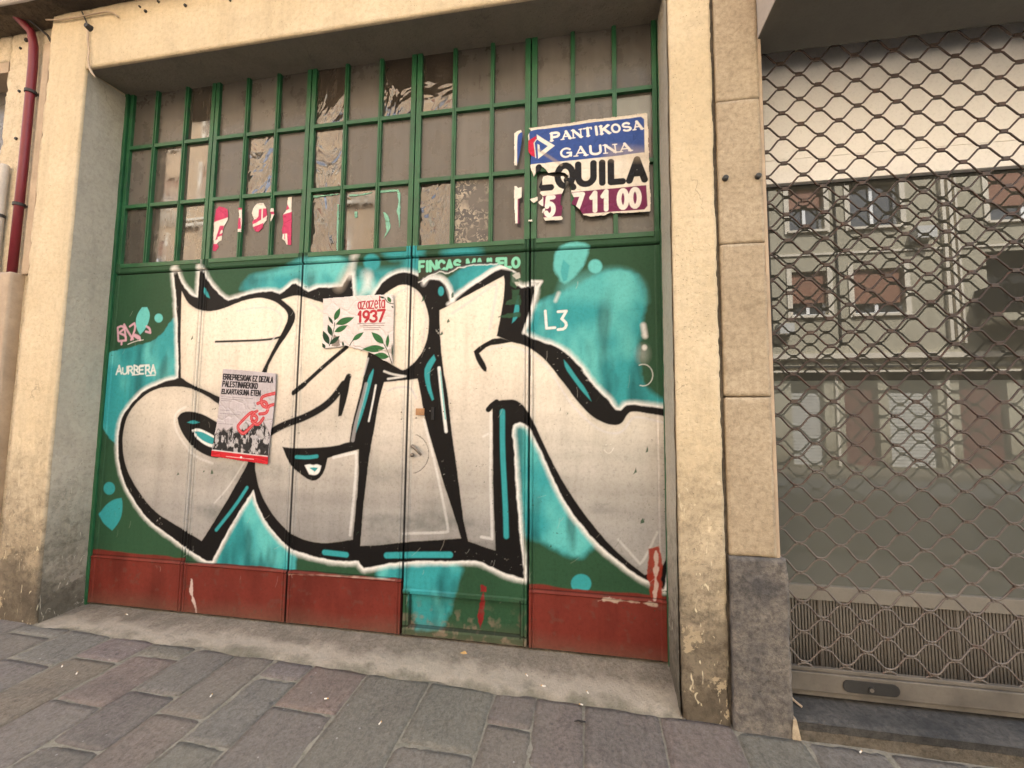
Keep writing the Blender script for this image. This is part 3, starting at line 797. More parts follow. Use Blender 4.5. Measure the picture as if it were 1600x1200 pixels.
# white and grey shine lines
for pts, wd_, col, op in (([(290,636),(277,642),(271,657),(277,678),(290,697),(305,714),(332,724)],.018,WHITE,.6),([(382,722),(357,762),(335,786)],.012,WHITE,.65),([(521,715),(556,707),(557,725),(552,787),(547,836)],.020,WHITE,.9),
        ([(662,655),(680,725),(692,782),(701,829),(698,832),(665,833),(630,834)],.017,WHITE,.75),([(606,611),(617,605),(642,604),(650,622)],.014,GREY,.9),([(767,645),(767,700),(766,750),(768,800),(769,842),(752,839)],.018,WHITE,.85),
        ([(755,682),(763,678)],.014,WHITE,.7),([(765,547),(775,541),(800,540),(830,552),(860,577),(885,622),(907,647),(930,668),(950,677),(970,677),(980,665),(987,653),(1000,651),(1040,661)],.013,(0.60,.58,.58),.85),
        ([(706,490),(735,471),(774,443),(777,447),(772,478),(765,515)],.017,GREY,.7),([(616,466),(622,457),(637,449),(652,456),(662,475),(667,500),(660,535)],.012,GREY,.75),([(370,486),(400,480),(425,481),(441,492),(440,507),(430,525),(418,545)],.012,GREY,.75),
        ([(483,472),(495,480),(504,488)],.016,GREY,.8),([(966,843),(1000,881),(1007,874),(1027,832)],.014,WHITE,.65),([(572,600),(566,625),(556,660),(551,688)],.026,GREY,.45),([(600,580),(613,585),(634,588),(606,592)],.014,WHITE,.8),
        ([(575,560),(568,585)],.014,GREY,.7)):
    dc.line(pts, wd_, col, .008, 2, op, silver=.4)
# L3, small marker marks
for st in ([(852,486),(854,513),(867,512)],[(872,487),(885,486),(878,498)],[(878,498),(886,506),(882,514),(872,515)]):
    dc.line(st, .017, WHITE, .005, 1)
t = np.linspace(-2.0, 1.9, 14)
dc.line([(1005 + 15 * math.cos(a), 586 + 17 * math.sin(a)) for a in t], .006, (0.6,.62,.58), .004, 0, .8)
dc.line([(1005,508),(1008,525),(1007,523)], .03, WHITE, .02, 1, .8)
dc.spot(1007, 543, 4, 4.5, WHITE, .01, .8)
dc.spot(1004, 553, 6, 10, WHITE, .08, .35)
dc.line([(944,703),(948,708),(954,708),(959,700)], .005, WHITE, .004, 1, .8)
for q in ((947,695),(954,694)): dc.spot(*q, 1.2, .8, WHITE, .003, .8)
# torn board with mint lettering over the wicket door
BOARD = [(654,401),(813,398),(814,430),(806,424),(790,417),(776,411),(740,411),(714,416),(700,424),(686,421),(668,430),(654,438)]
dc.poly(BOARD, (0.038, 0.042, 0.026), .004, 0, 1, wob=.006)
bx = dc.c.copy()
write(dc, 'FINCAS MAJUELO', [(655,409),(811,403),(811,417),(655,424)], .020, (0.20, 0.55, 0.38))
msk = np.zeros(X.shape, bool); bp = at2(BOARD); wb = dc.win(bp, .02); msk[wb] = dc.sdf(bp, wb) + dc.wob[wb] * .006 < 0
kp = dc.win(at2([(654,395),(812,445)]), .03); reg = np.zeros(X.shape, bool); reg[kp] = True
dc.c[reg & ~msk] = bx[reg & ~msk]
tear = [(654,441),(668,432),(686,423),(700,426),(714,418),(740,413),(776,412)]
dc.line(tear, .014, WHITE, .006, 0, .75, wob=.02)
dc.line([(u, v - 1.6) for u, v in tear], .012, BLACK, .006, 0, .9, wob=.02)
for p in ([(798,425),(806,428),(812,440),(806,452),(798,446)],[(792,470),(812,462),(813,476),(790,476)],[(776,493),(812,488),(812,495),(778,497)],[(800,452),(812,452),(808,468),(800,466)]):
    dc.poly(p, GREEN, .006, 0, .9, wob=.02)
for p in ([(801,430),(811,426),(813,434),(806,438)],[(803,440),(812,440),(808,448)]):
    dc.poly(p, (0.55,.53,.47), .006, 0, .8, wob=.02)
# red lower zone, ragged overpaint, drips
zt = .372 + .028 * fnoise(X, Z * 0, 7, 81) + .03 * (fnoise(X, Z * 0, 1.5, 85) - .5)
for i in (0, 1, 2, 4):
    sel = (X >= LB[i]) & (X < LB[i + 1])
    zz = zt - (.02 if i in (1, 2) else 0) + (.012 if i == 0 else 0)
    a = np.clip((zz - Z) / .008, 0, 1) * sel
    colr = np.array(RED)[None, None] * (.85 + .35 * nz1)[..., None]
    dc.c[..., :3] = dc.c[..., :3] * (1 - a[..., None]) + colr * a[..., None]; dc.c[..., 3] *= 1 - a
dc.poly([(1014,858),(1030,852),(1034,870),(1034,940),(1018,935),(1011,900)], (0.26,.032,.018), .008, 1, .97, wob=.02)
dc.line([(1025,862),(1025,900),(1024,935)], .02, (0.6,.52,.46), .006, 0, .7, wob=.03)
dc.line([(944,935),(975,938),(1000,941),(1024,944)], .012, (0.50,.42,.34), .008, 0, .75, wob=.035)
dc.line([(450,896),(520,899),(600,904),(617,906)], .006, (0.42,.30,.24), .008, 0, .6, wob=.012)
for p in ([(752,915),(761,916),(759,924),(751,925)],[(755,925),(757,940),(756,958),(753,974),(749,983),(745,972),(746,950),(751,938)]):
    dc.poly(p, (0.19,.014,.016), .006, 1, .95, wob=.02)
dc.line([(301,905),(300,925),(306,945),(309,962)], .020, (0.62,.52,.48), .006, 1, .75, wob=.03)
# wear: undercoat ghosts low on the aluminium, chips, scratches, grime at the foot; dimmed low aluminium
al = dc.c[..., 3].copy()
gh = np.clip((fnoise(X * .7, Z * 1.6, 4, 91) - .56) * 6, 0, 1) * np.clip((1.35 - Z) * 2.0, 0, 1) * np.clip((Z - .4) * 8, 0, 1) * al
gh *= .25 + .75 * fnoise(X, Z, 40, 95)
dc.c[..., :3] = dc.c[..., :3] * (1 - (gh * .5)[..., None]) + np.array((0.10,.14,.115)) * (gh * .5)[..., None]
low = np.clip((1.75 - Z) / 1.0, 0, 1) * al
dc.c[..., :3] *= (1 - low[..., None] * np.array((.45, .42, .355)))  # dimmer reflection low on the aluminium painted into its colour, with some grime
sw = (fnoise(X * .45, Z * 2.6, 3.0, 141) - .5) * np.clip((2.2 - Z), .25, 1) + (fnoise(X * 2.2, Z * .25, 6.0, 145) - .5) * .5
dc.c[..., :3] *= (1 + (al * sw * .42)[..., None])
fleck = np.clip((fnoise(X, Z, 75, 151, 2) - .70) * 8, 0, 1) * al
dc.c[..., :3] *= (1 - (fleck * .14)[..., None])
ch = np.clip((nz3 - .82) * 30, 0, 1) * np.clip((fnoise(X, Z, 4, 99) - .58) * 8, 0, 1)
dc.c[..., :3] = dc.c[..., :3] * (1 - (ch * .8)[..., None]) + np.array((0.03,.055,.035)) * (ch * .8)[..., None]
isblack = np.clip((.03 - dc.c[..., :3].max(-1)) * 60, 0, 1)
ch = np.clip((fnoise(X, Z, 48, 111) - .77) * 22, 0, 1) * np.clip((fnoise(X, Z, 3, 113) - .52) * 7, 0, 1) * isblack
dc.c[..., :3] = dc.c[..., :3] * (1 - (ch * .6)[..., None]) + np.array((0.42,.40,.36)) * (ch * .6)[..., None]
for k in range(150):
    x0, z0 = rng.uniform(XL + .1, XR - .1), rng.uniform(.1, 2.3) ** 1.0
    a = rng.normal(1.4, .5); Ln = rng.uniform(.015, .09)
    colr = [(0.55,.5,.43), (0.05,.06,.045), (0.4,.4,.36)][rng.integers(3)]
    dc.line([(x0, z0), (x0 + Ln * math.cos(a) * .5 + .004, z0 + Ln * math.sin(a) * .5), (x0 + Ln * math.cos(a), z0 + Ln * math.sin(a))], .002, colr, .004, 0, rng.uniform(.2, .6), px_in=False)
for u, v, s_ in ((886,645,4),(277,739,4),(330,737,4),(1010,703,5),(300,527,4),(318,735,3),(875,640,3),(992,735,6),(1003,813,5),(860,852,4),(700,500,5),(706,462,4),(690,520,3),(655,520,5),(660,467,5)):
    dc.poly([(u - s_ * .4, v + s_), (u + s_ * .3, v - s_), (u + s_ * .6, v + s_ * .6)], GREEN, .004, 0, .9, wob=.02)
redm = np.clip((dc.c[..., 0] - dc.c[..., 1] * 3) * 12, 0, 1)
rr = np.clip((fnoise(X, Z * .35, 6, 171) - .45) * 3, 0, 1) * redm
dc.c[..., :3] *= (1 - (rr * .38)[..., None])
rr = np.clip((fnoise(X, Z, 24, 175) - .66) * 9, 0, 1) * redm
dc.c[..., :3] = dc.c[..., :3] * (1 - (rr * .5)[..., None]) + np.array((0.11,.055,.04)) * (rr * .5)[..., None]
foot = np.clip((.13 + .12 * (nz1 - .5) - Z) / .12, 0, 1)
dc.c[..., :3] = dc.c[..., :3] * (1 - (foot * .45)[..., None]) + np.array((0.12,.085,.06)) * (foot * .45)[..., None]
w4 = (X > LB[3]) & (X < LB[4]) & (Z < .3)
rs = np.clip((fnoise(X, Z, 22, 121) - .52) * 6, 0, 1) * w4 * np.clip((.24 - Z) * 7, .08, 1)
dc.c[..., :3] = dc.c[..., :3] * (1 - (rs * .7)[..., None]) + np.array((0.20,.15,.11)) * (rs * .7)[..., None]

# relief of the sheet: stiles, seams, kick plates, the wicket's sunk panel
D = (fnoise(X, Z, 1.3, 131) - .5) * .006
for b in LB[1:-1]:
    dx = np.abs(X - b)
    D -= .005 * (dx < .038)
    D = np.where(dx < .0055, D + .040, D)
    D = np.where(np.abs(dx - .026) < .0035, D + .010, D)
for b in (LB[0], LB[-1]):
    D -= .005 * (np.abs(X - b) < .035)
D -= .005 * (Z > 2.565)
D = np.where((Z > 2.546) & (Z < 2.560), D + .016, D)
i4 = (X > LB[3] + .0045) & (X < LB[4] - .0045)
D = np.where(~i4 & (Z < .350), D - .007, D)
D = np.where(~i4 & (Z > .343) & (Z < .360), D - .006, D)
D = np.where(i4 & (Z > .268) & (Z < .300), D - .010, D)
D = np.where(i4 & (Z < .268) & (Z > .062) & (X > LB[3] + .05) & (X < LB[4] - .05), D + .022, D)
D = np.where(i4 & (Z < .05), D - .004, D)
sc = (np.abs(np.hypot(X - at2([(640,712)])[0, 0], Z - 1.185) - .135) < .003) & (X > at2([(646,700)])[0, 0]) & (np.abs(Z - 1.185) < .13)
D = np.where(sc, D + .002, D)
dc.c[..., :3] *= np.where(sc, .45, 1)[..., None]

for b in LB[1:-1]:                      # shade of the seam gaps painted into the colour
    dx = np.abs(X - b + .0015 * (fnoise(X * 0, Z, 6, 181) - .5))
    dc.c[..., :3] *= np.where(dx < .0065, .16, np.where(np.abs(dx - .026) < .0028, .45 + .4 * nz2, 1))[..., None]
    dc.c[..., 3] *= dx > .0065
dc.c[..., :3] *= np.where((Z > 2.545) & (Z < 2.558), .35, 1)[..., None]  # shade in the slot below the top rail, also painted in
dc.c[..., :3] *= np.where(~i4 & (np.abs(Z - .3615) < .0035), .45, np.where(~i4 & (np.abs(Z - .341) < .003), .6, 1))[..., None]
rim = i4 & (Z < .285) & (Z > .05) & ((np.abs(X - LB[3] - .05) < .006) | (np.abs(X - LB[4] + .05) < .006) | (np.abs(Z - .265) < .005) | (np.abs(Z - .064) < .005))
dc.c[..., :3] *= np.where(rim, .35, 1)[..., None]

gate = thing('garage_gate', 'wide green five leaf metal garage gate with graffiti, small panes above and red kick plates', 'gate')
ROWS = [2.621, 3.111, 3.612, 4.12]
BARS = [(-3.664, [-3.433, -3.146], -2.912), (-2.840, [-2.584, -2.315], -2.068), (-1.992, [-1.737, -1.460], -1.222), (-1.140, [-.893, -.618], -.385), (-.300, [-.058, .217], .458)]
WAVY = {(1, 1, 1), (2, 1, 0), (2, 0, 0), (2, 2, 0), (2, 2, 2), (3, 2, 0), (3, 0, 0)}       # leaf, row from the bottom, column
CLEAR = {(0, 0, 1), (0, 0, 2), (0, 1, 1), (0, 1, 2), (0, 0, 0), (0, 2, 2), (4, 1, 2), (2, 0, 1)}
zi = int(np.searchsorted(dc.z, .362))
for i in range(5):
    a = int(np.searchsorted(dc.x, LB[i] - 1e-6)); b = int(np.searchsorted(dc.x, LB[i + 1] - 1e-6))
    cs = slice(a, min(b + 1, len(dc.x)))
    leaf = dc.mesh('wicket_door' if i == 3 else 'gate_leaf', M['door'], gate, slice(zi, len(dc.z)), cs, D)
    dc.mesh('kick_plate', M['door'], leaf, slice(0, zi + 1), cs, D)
    # glazing: stiles, bars, panes
    x0, bars, x1 = BARS[i]
    fr = MB()
    s0, s1 = LB[i] + .004, LB[i + 1] - .004
    fr.box(s0, x0, -.006, .03, 2.634, 4.13, .002); fr.box(x1, s1, -.006, .03, 2.634, 4.13, .002)
    for xb in bars:
        fr.box(xb - .0145, xb + .0145, -.008, .026, 2.634, 4.13, .002)
        fr.box(xb - .003, xb + .003, -.014, -.006, 2.634, 4.13)
    xs = [x0] + [v for xb in bars for v in (xb - .0145, xb + .0145)] + [x1]
    for k in range(3):
        for zb in ROWS[1:3]:
            fr.box(xs[2 * k] - .001, xs[2 * k + 1] + .001, -.010, .025, zb - .0145, zb + .0145, .002)
    fr.box(s0 + .035, s1 - .035, -.010, .025, 2.602, 2.634, .002)
    fr.build('window_frame', M['green'], leaf)
    for r in range(3):
        for k in range(3):
            mt = M['pane_wavy'] if (i, r, k) in WAVY else M['pane_clear'] if (i, r, k) in CLEAR else M['pane_dusty']
            if (i, r, k) == (3, 0, 1): mt = M['pane_lace']
            tl = rng.normal(0, .0012, 2)
            xa, xb2, za, zb2 = xs[2 * k] - .004, xs[2 * k + 1] + .004, ROWS[r] - .01, ROWS[r + 1] + .01
            y0 = .0165
            ps = MB().add([(xa, y0 - tl[0], za), (xb2, y0 + tl[0], za), (xb2, y0 + tl[0] + tl[1], zb2), (xa, y0 - tl[0] + tl[1], zb2),
                           (xa, y0 + .006, za), (xb2, y0 + .006, za), (xb2, y0 + .006, zb2), (xa, y0 + .006, zb2)],
                          [(0, 1, 2, 3), (7, 6, 5, 4), (0, 4, 5, 1), (1, 5, 6, 2), (2, 6, 7, 3), (3, 7, 4, 0)])
            ps.build('window_pane', mt, leaf)
MB().box(-3.742, -3.703, -.02, .04, -.02, 4.1, .003).build('gate_frame', M['green'], gate)
MB().box(.4935, .512, -.016, .04, -.06, 4.1, .003).build('gate_frame', M['green'], gate)
MB().box(-3.75, .52, .045, .06, -.1, 4.2).build('backing', M['dark'], gate)
# wicket ironmongery
wk = [o for o in gate.children if o.name.startswith('wicket')][0]
def P(u, v, y=-.006): return tuple(at([(u, v)], y)[0])
h = MB()
h.tube([P(644,698,-.004), P(645,697,-.035), P(648,700,-.04), P(658,711,-.04)], [.012,.012,.011,.008], 10)
h.tube([P(644,711,-.004), P(644,711,-.03)], .014, 12)
h.build('door_handle', M['metal'], wk, True)
a, b = at2([(650,638)], -.006)[0], at2([(663,649)], -.006)[0]
MB().box(a[0], b[0], -.012, .0, b[1], a[1], .002).tube([P(656.5,643.5,-.011), P(656.5,643.5,-.02)], .014, 12).build('lock_plate', M['rust'], wk)
a, b = at2([(674,636)], -.006)[0], at2([(678,656)], -.006)[0]
MB().box(a[0], b[0], -.010, .0, b[1], a[1], .003).build('letter_slot', M['dark'], wk)
for u, v in ((627,644),(627,655),(672,642),(650,653),(664,653),(693,643),(703,642),(704,630)):
    MB().tube([P(u, v, .0), P(u, v, -.009)], [.005, .003], 8).build('rivet', M['metal'], wk)

# ------------------------------------------------------------------ paper and banners stuck on the gate
# torn banner
SY = -.018
sc_ = Canvas(-.56, .47, 2.62, 3.50, .0026, SY)
z6 = lambda p: zoomed(p, 790, 160, 6)
OFF = (0.70, 0.645, 0.55); BLUE = (0.035, 0.075, 0.26); MAR = (0.15, 0.022, 0.07); INK = (0.012, 0.012, 0.014)
sc_.c[...] = (*OFF, 0)
sc_.poly(z6([(222,275),(260,262),(700,205),(1270,135),(1298,160),(1303,470),(1000,505),(620,545),(225,585)]), BLUE, .004, 0)
write(sc_, 'PANTIKOSA', z6([(430,290),(1262,175),(1280,248),(432,360)]), .017, (0.78,.75,.7), True, .42, .5)
write(sc_, 'GAUNA', z6([(520,435),(1160,382),(1172,452),(520,518)]), .016, (0.78,.75,.7), True, .48, .5)
sc_.poly(z6([(205,365),(289,318),(289,345),(262,378),(272,440),(275,515),(205,485)]), (0.50,.02,.055), .003, 0)
sc_.line(z6([(289,350),(268,382),(275,440),(283,520)]), .006, OFF, .003, 0)
sc_.poly(z6([(292,303),(462,405),(306,532),(299,392),(318,402),(322,470),(395,410),(296,350)]), (0.74,.70,.62), .003, 0)
sc_.poly(z6([(296,352),(392,408),(326,462),(330,440),(360,408),(300,372),(280,384),(286,368)]), BLUE, .003, 0)
write(sc_, 'LQUILA', z6([(312,612),(1303,532),(1303,722),(316,805)]), .043, INK, False, .36)
sc_.poly(z6([(330,880),(620,845),(1318,775),(1330,970),(1300,1005),(1000,1025),(700,1050),(355,1080),(335,1000)]), MAR, .004, 0)
sc_.poly(z6([(60,890),(200,880),(200,1160),(60,1160)]), MAR, .004, 0)
for ch, q in (('4',[(290,905),(350,900),(350,1050),(290,1058)]),('5',[(382,895),(455,888),(455,1055),(375,1062)]),('7',[(636,868),(722,862),(722,1015),(636,1020)]),('1',[(790,855),(870,845),(870,1012),(790,1018)]),
              ('1',[(895,840),(975,832),(975,1000),(895,1004)]),('0',[(1058,828),(1140,820),(1142,985),(1060,990)]),('0',[(1168,818),(1255,808),(1258,975),(1170,980)])):
    write(sc_, ch, z6(q), .030, (0.74,.70,.64))
sc_.poly(z6([(1000,400),(1300,420),(1340,440),(1345,540),(1240,560),(900,530)]), (0.45,.36,.26), .05, 2, .35)
sc_.line(z6([(310,450),(420,520),(520,585)]), .02, (0.36,.28,.2), .012, 1, .5)
sc_.line(z6([(220,245),(700,185),(1320,105)]), .012, (0.5,.38,.25), .012, 0, .5)
sc_.poly(z6([(70,250),(108,280),(105,600),(70,600)]), (0.74,.7,.62), .003, 0)
sc_.poly(z6([(108,330),(125,290),(175,265),(180,600),(108,600)]), BLUE, .003, 1)
sc_.poly(z6([(70,770),(113,770),(113,1150),(70,1150)]), (0.74,.7,.62), .003, 0)
sc_.poly(z6([(113,780),(160,780),(160,890),(113,905)]), (0.74,.7,.62), .003, 0)
MAIN = z6([(220,240),(700,178),(1308,98),(1332,105),(1345,500),(1362,1020),(1350,1026),(1005,1042),(985,1030),(930,1058),(850,1070),(780,1076),(730,1060),(690,1005),(650,968),(615,955),(622,925),(642,900),(618,850),(612,800),(585,745),(560,735),(588,690),(545,662),(470,655),(400,666),(382,640),(355,612),(322,596),(330,640),(310,655),(285,675),(265,703),(240,645),(232,595),(228,562),(238,505),(212,470),(213,350),(203,305),(232,268)])
P2 = z6([(310,795),(352,695),(400,682),(455,695),(545,690),(572,735),(548,815),(525,868),(520,955),(536,975),(525,1065),(536,1085),(530,1104),(370,1110),(352,1080),(356,1050),(340,1030),(346,1000),(364,985),(308,952),(303,930),(343,900),(345,872),(318,850),(328,830)])
P3 = z6([(218,905),(300,885),(306,922),(262,946)])
P4 = z6([(210,1100),(250,1098),(252,1120),(212,1118)])
P5 = z6([(80,292),(105,265),(145,258),(158,290),(150,400),(128,525),(105,590),(80,590)])
P6 = z6([(80,780),(105,780),(118,800),(150,795),(152,890),(132,905),(126,1010),(132,1140),(84,1140)])
def scrap(cv, name, polys, m, parent=None, wob=.006, y=None, curl=0.0):
    cv.keep[...] = True
    cv.cut(polys, wob)
    dep = np.full(cv.X.shape, cv.Y if y is None else y)
    k = cv.keep
    dep = dep - .0035 * (fnoise(cv.X, cv.Z, 7, 221, 3) - .5) - .0012 * (np.abs(fnoise(cv.X * 1.3, cv.Z, 16, 231, 2) - .5) < .03) - curl * np.clip(fnoise(cv.X, cv.Z, 9, 201) - .42, 0, 1)
    return cv.mesh(name, m, parent, None, None, dep, .0012)
banner = scrap(sc_, 'rental_banner', [MAIN], M['banner'], None, .010, SY, .012)
tag(banner, 'torn blue, white and maroon rental banner reading PANTIKOSA GAUNA across the upper right panes', 'banner')
for p in (P2, P3, P4, P5, P6):
    scrap(sc_, 'banner_scrap', [p], M['banner'], banner, .008, -.0175, .006)
# strips of dark adhesive left where the banner tore
# poster with leaves
z9 = lambda p: zoomed(p, 490, 450, 9.23)
pa = Canvas(-1.90, -1.26, 1.76, 2.34, .0024, -.0125)
pa.c[...] = (0.70, 0.63, 0.60, 0)
for k in range(44):
    zz = 1.77 + k * .0125
    pa.line([(-1.9, zz), (-1.6, zz + .001), (-1.26, zz - .001)], .0022, (0.52,.47,.46), .003, 0, .55, px_in=False)
def leafshape(cv, zf, p0, p1, wd, col):
    p0, p1 = np.array(p0, float), np.array(p1, float); e = p1 - p0; n = np.array((-e[1], e[0])) / np.hypot(*e)
    prof = ((.12,.22),(.3,.46),(.5,.5),(.7,.38),(.88,.16))
    pts = [p0] + [p0 + e * t + n * wd * k for t, k in prof] + [p1] + [p0 + e * t - n * wd * k for t, k in prof[::-1]]
    cv.poly(zf([tuple(p) for p in pts]), col, .003, 1)
    cv.line(zf([tuple(p0), tuple(p0 + e * .85)]), .002, tuple(c * .5 for c in col), .003, 0, .6)
g1, g2 = (0.035,.13,.045), (0.018,.05,.026)
for p0, p1, wd, g_ in (((300,470),(385,285),75,g1),((320,525),(585,425),100,g1),((280,520),(210,405),40,g2),((300,635),(495,540),80,g1),((262,690),(205,525),70,g2),((225,815),(135,615),85,g2),((240,812),(380,690),70,g2),
                     ((170,870),(120,795),50,g2),((560,760),(725,635),68,g1),((1015,805),(835,635),100,g1),((1060,860),(1076,665),50,g1),((1030,868),(698,885),105,g1),((1090,995),(870,960),95,g1),((1030,148),(945,122),28,g2),((1115,210),(1065,122),55,g1),((1155,285),(1120,262),20,g2),((430,840),(420,770),34,g2),((1135,1000),(1132,790),24,g2)):
    leafshape(pa, z9, p0, p1, wd, g_)
for st in ([(228,835),(268,710),(300,560),(303,500)],[(1015,810),(1060,890),(1095,985),(1130,1095)],[(1030,148),(1060,200),(1100,222),(1155,228)],[(525,830),(545,785),(575,750)]):
    pa.line(z9(st), .006, g2, .003, 1)
write(pa, 'azazeta', z9([(640,150),(1030,112),(1030,285),(640,305)]), .0095, (0.42,.04,.05), False, .20, soft=.003)
write(pa, '1937', z9([(640,345),(1022,318),(1020,478),(640,488)]), .019, (0.42,.035,.045), False, .16, soft=.003)
for k, (a_, b_, v) in enumerate(((640,1025,515),(670,1015,545),(720,960,575),(725,940,604))):
    u = a_
    while u < b_:
        wl = rng.uniform(12, 34)
        pa.line(z9([(u, v + (a_ - u) * .02), (min(u + wl, b_), v + (a_ - u - wl) * .02)]), .0058, (0.20,.14,.12), .004, 0, .75)
        u += wl + 9
pa.poly(z9([(255,800),(300,660),(345,690),(380,800),(390,830),(255,850)]), (0.16,.12,.09), .005, 0, .8, wob=.02)
pa.poly(z9([(940,885),(1010,890),(1120,885),(1120,940),(1030,915),(940,915)]), (0.30,.25,.2), .005, 0, .6, wob=.02)
leafshape(pa, z9, (240,812), (375,690), 60, g2)
PA = z9([(135,152),(560,117),(1150,86),(1162,300),(1152,600),(1138,1100),(1095,1080),(1000,1040),(940,1000),(880,965),(800,928),(700,893),(600,873),(550,858),(460,832),(380,852),(280,860),(200,872),(140,882),(122,875),(121,800),(130,600)])
postA = scrap(pa, 'leaf_poster', [PA], M['paper'], None, .005, -.0125, .006)
tag(postA, 'pale poster with green leaves and red azazeta 1937, torn along its lower edge', 'poster')
# grey poster with broken chain
z7 = lambda p: zoomed(p, 320, 565, 7.06)
pe = Canvas(-2.76, -2.15, 1.04, 1.83, .0024, -.0125)
pe.c[..., :3] = np.array((0.47, 0.43, 0.45)) * (.92 + .16 * fnoise(pe.X, pe.Z, 6, 301))[..., None]
DK = (0.025, 0.022, 0.025)
write(pe, 'ERREPRESIOAK EZ DEZALA', z7([(210,138),(755,174),(750,230),(205,193)]), .0095, DK, False, .34, soft=.003)
write(pe, 'PALESTINAREKIKO', z7([(204,215),(584,242),(579,300),(198,272)]), .0095, DK, False, .34, soft=.003)
write(pe, 'ELKARTASUNA ETEN', z7([(194,306),(614,322),(611,378),(188,350)]), .0095, DK, False, .34, soft=.003)
for a_, b_, v, wd in ((185,530,385,.004),(183,425,408,.004),(182,300,428,.004),(170,275,533,.003),(170,385,570,.003),(150,310,682,.003)):
    u = a_
    while u < b_:
        wl = rng.uniform(10, 40); s0 = (u - a_) * .07
        pe.line(z7([(u, v + s0), (min(u + wl, b_), v + s0 + wl * .07)]), wd, (0.12,.11,.12), .003, 0, .75)
        u += wl + 7
crowd = z7([(95,830),(150,735),(182,770),(205,730),(235,768),(305,715),(330,775),(400,742),(455,662),(520,740),(545,700),(600,690),(640,648),(690,740),(718,800),(700,1040),(70,970)])
pe.poly(crowd, (0.10,.095,.10), .004, 0)
cp = at2(crowd, pe.Y); wc = pe.win(cp, .01); ins = pe.sdf(cp, wc) < 0
n_ = fnoise(pe.X[wc], pe.Z[wc] * .55, 55, 311, 3)
vv = np.where(n_ > .60, .42, np.where(n_ > .52, .2, .028))
pe.c[wc][..., :3] = np.where(ins[..., None], np.repeat(vv[..., None], 3, 2) * np.array((1, .96, .98)), pe.c[wc][..., :3])
for st in ([(150,742),(182,772),(205,735),(235,770),(303,722)],[(455,668),(520,745)],[(640,655),(690,745)]):
    pe.line(z7(st), .010, (0.22,.2,.2), .006, 0, .8)
CR = (0.50, 0.045, 0.055)
for st in ([(525,560),(490,575),(372,695),(365,725),(378,755),(415,795),(440,790),(525,705)],[(578,545),(530,575),(512,620),(530,655),(562,660),(580,635),(570,600),(540,592)],[(648,625),(600,690),(560,690),(525,660)],
           [(788,345),(645,380),(622,410),(622,450),(640,490),(675,505),(690,480),(672,445),(640,440),(585,462)],[(608,578),(670,572),(690,550),(700,500),(722,482),(775,472)]):
    pe.line(z7(st), .024, CR, .004, 1)
    pe.line(z7(st), .006, (0.62,.2,.2), .004, 1, .7)
pe.line(z7([(545,455),(560,490)]), .010, (0.25,.22,.24), .004, 0, .8); pe.line(z7([(535,515),(555,518)]), .010, (0.25,.22,.24), .004, 0, .8)
pe.poly(z7([(55,972),(700,1042),(712,1150),(55,1055)]), (0.50,.022,.03), .004, 0)
pe.line(z7([(60,972),(380,1010),(705,1045)]), .008, (0.62,.58,.58), .004, 0, .9)
pe.line(z7([(235,1045),(540,1078)]), .005, (0.7,.5,.5), .003, 0, .8)
pe.spot(*z7([(400,1057)])[0], 1.7, 1.6, (0.75,.7,.7), .003)
for st, c_ in (([(300,80),(290,500),(250,960)], .05), ([(180,560),(450,540),(760,520)], .04), ([(330,560),(420,480),(560,470)], .03)):
    pe.line(z7(st), .004, (0.62,.58,.6), .01, 1, .4)
PE = z7([(200,78),(500,100),(786,130),(782,330),(745,690),(722,830),(703,1040),(698,1136),(400,1095),(68,1045),(75,972),(100,830),(130,690),(165,380)])
postE = scrap(pe, 'chain_poster', [PE], M['paper'], None, .002, -.0125, .004)
tag(postE, 'grey poster with black heading, broken red chain and red foot stripe', 'poster')
# pink remnants on the second leaf's panes
zp = lambda p: zoomed(p, 325, 290, 9.23)
PK = (0.50, 0.055, 0.13)
def pinkcv(y):
    cv = Canvas(-2.86, -2.09, 2.62, 3.14, .0026, y)
    cv.c[...] = (0.70, 0.645, 0.57, 0)
    for p in ([(60,250),(300,250),(300,455),(85,528)],[(60,840),(180,840),(180,960),(60,960)],[(105,785),(170,580),(235,580),(215,650),(190,640),(165,700),(215,680),(205,720),(140,740),(135,775)],
              [(420,300),(500,300),(495,345),(430,350)],[(420,470),(470,465),(478,620),(420,630)],[(640,600),(800,540),(800,680),(640,680)],[(735,345),(775,335),(770,490),(700,535),(640,560),(635,500),(700,480),(730,440)],
              [(795,330),(850,330),(870,420),(790,480)],[(890,375),(965,375),(965,415),(890,415)],[(1075,420),(1215,375),(1215,870),(1150,870),(1140,690),(1070,700),(1060,640)],[(1110,370),(1145,270),(1175,330),(1130,355)],[(1100,700),(1112,700),(1112,770),(1100,770)]):
        cv.poly(zp(p), PK, .004, 0)
    return cv
pk1 = pinkcv(.0125); pk2 = pinkcv(-.0155)
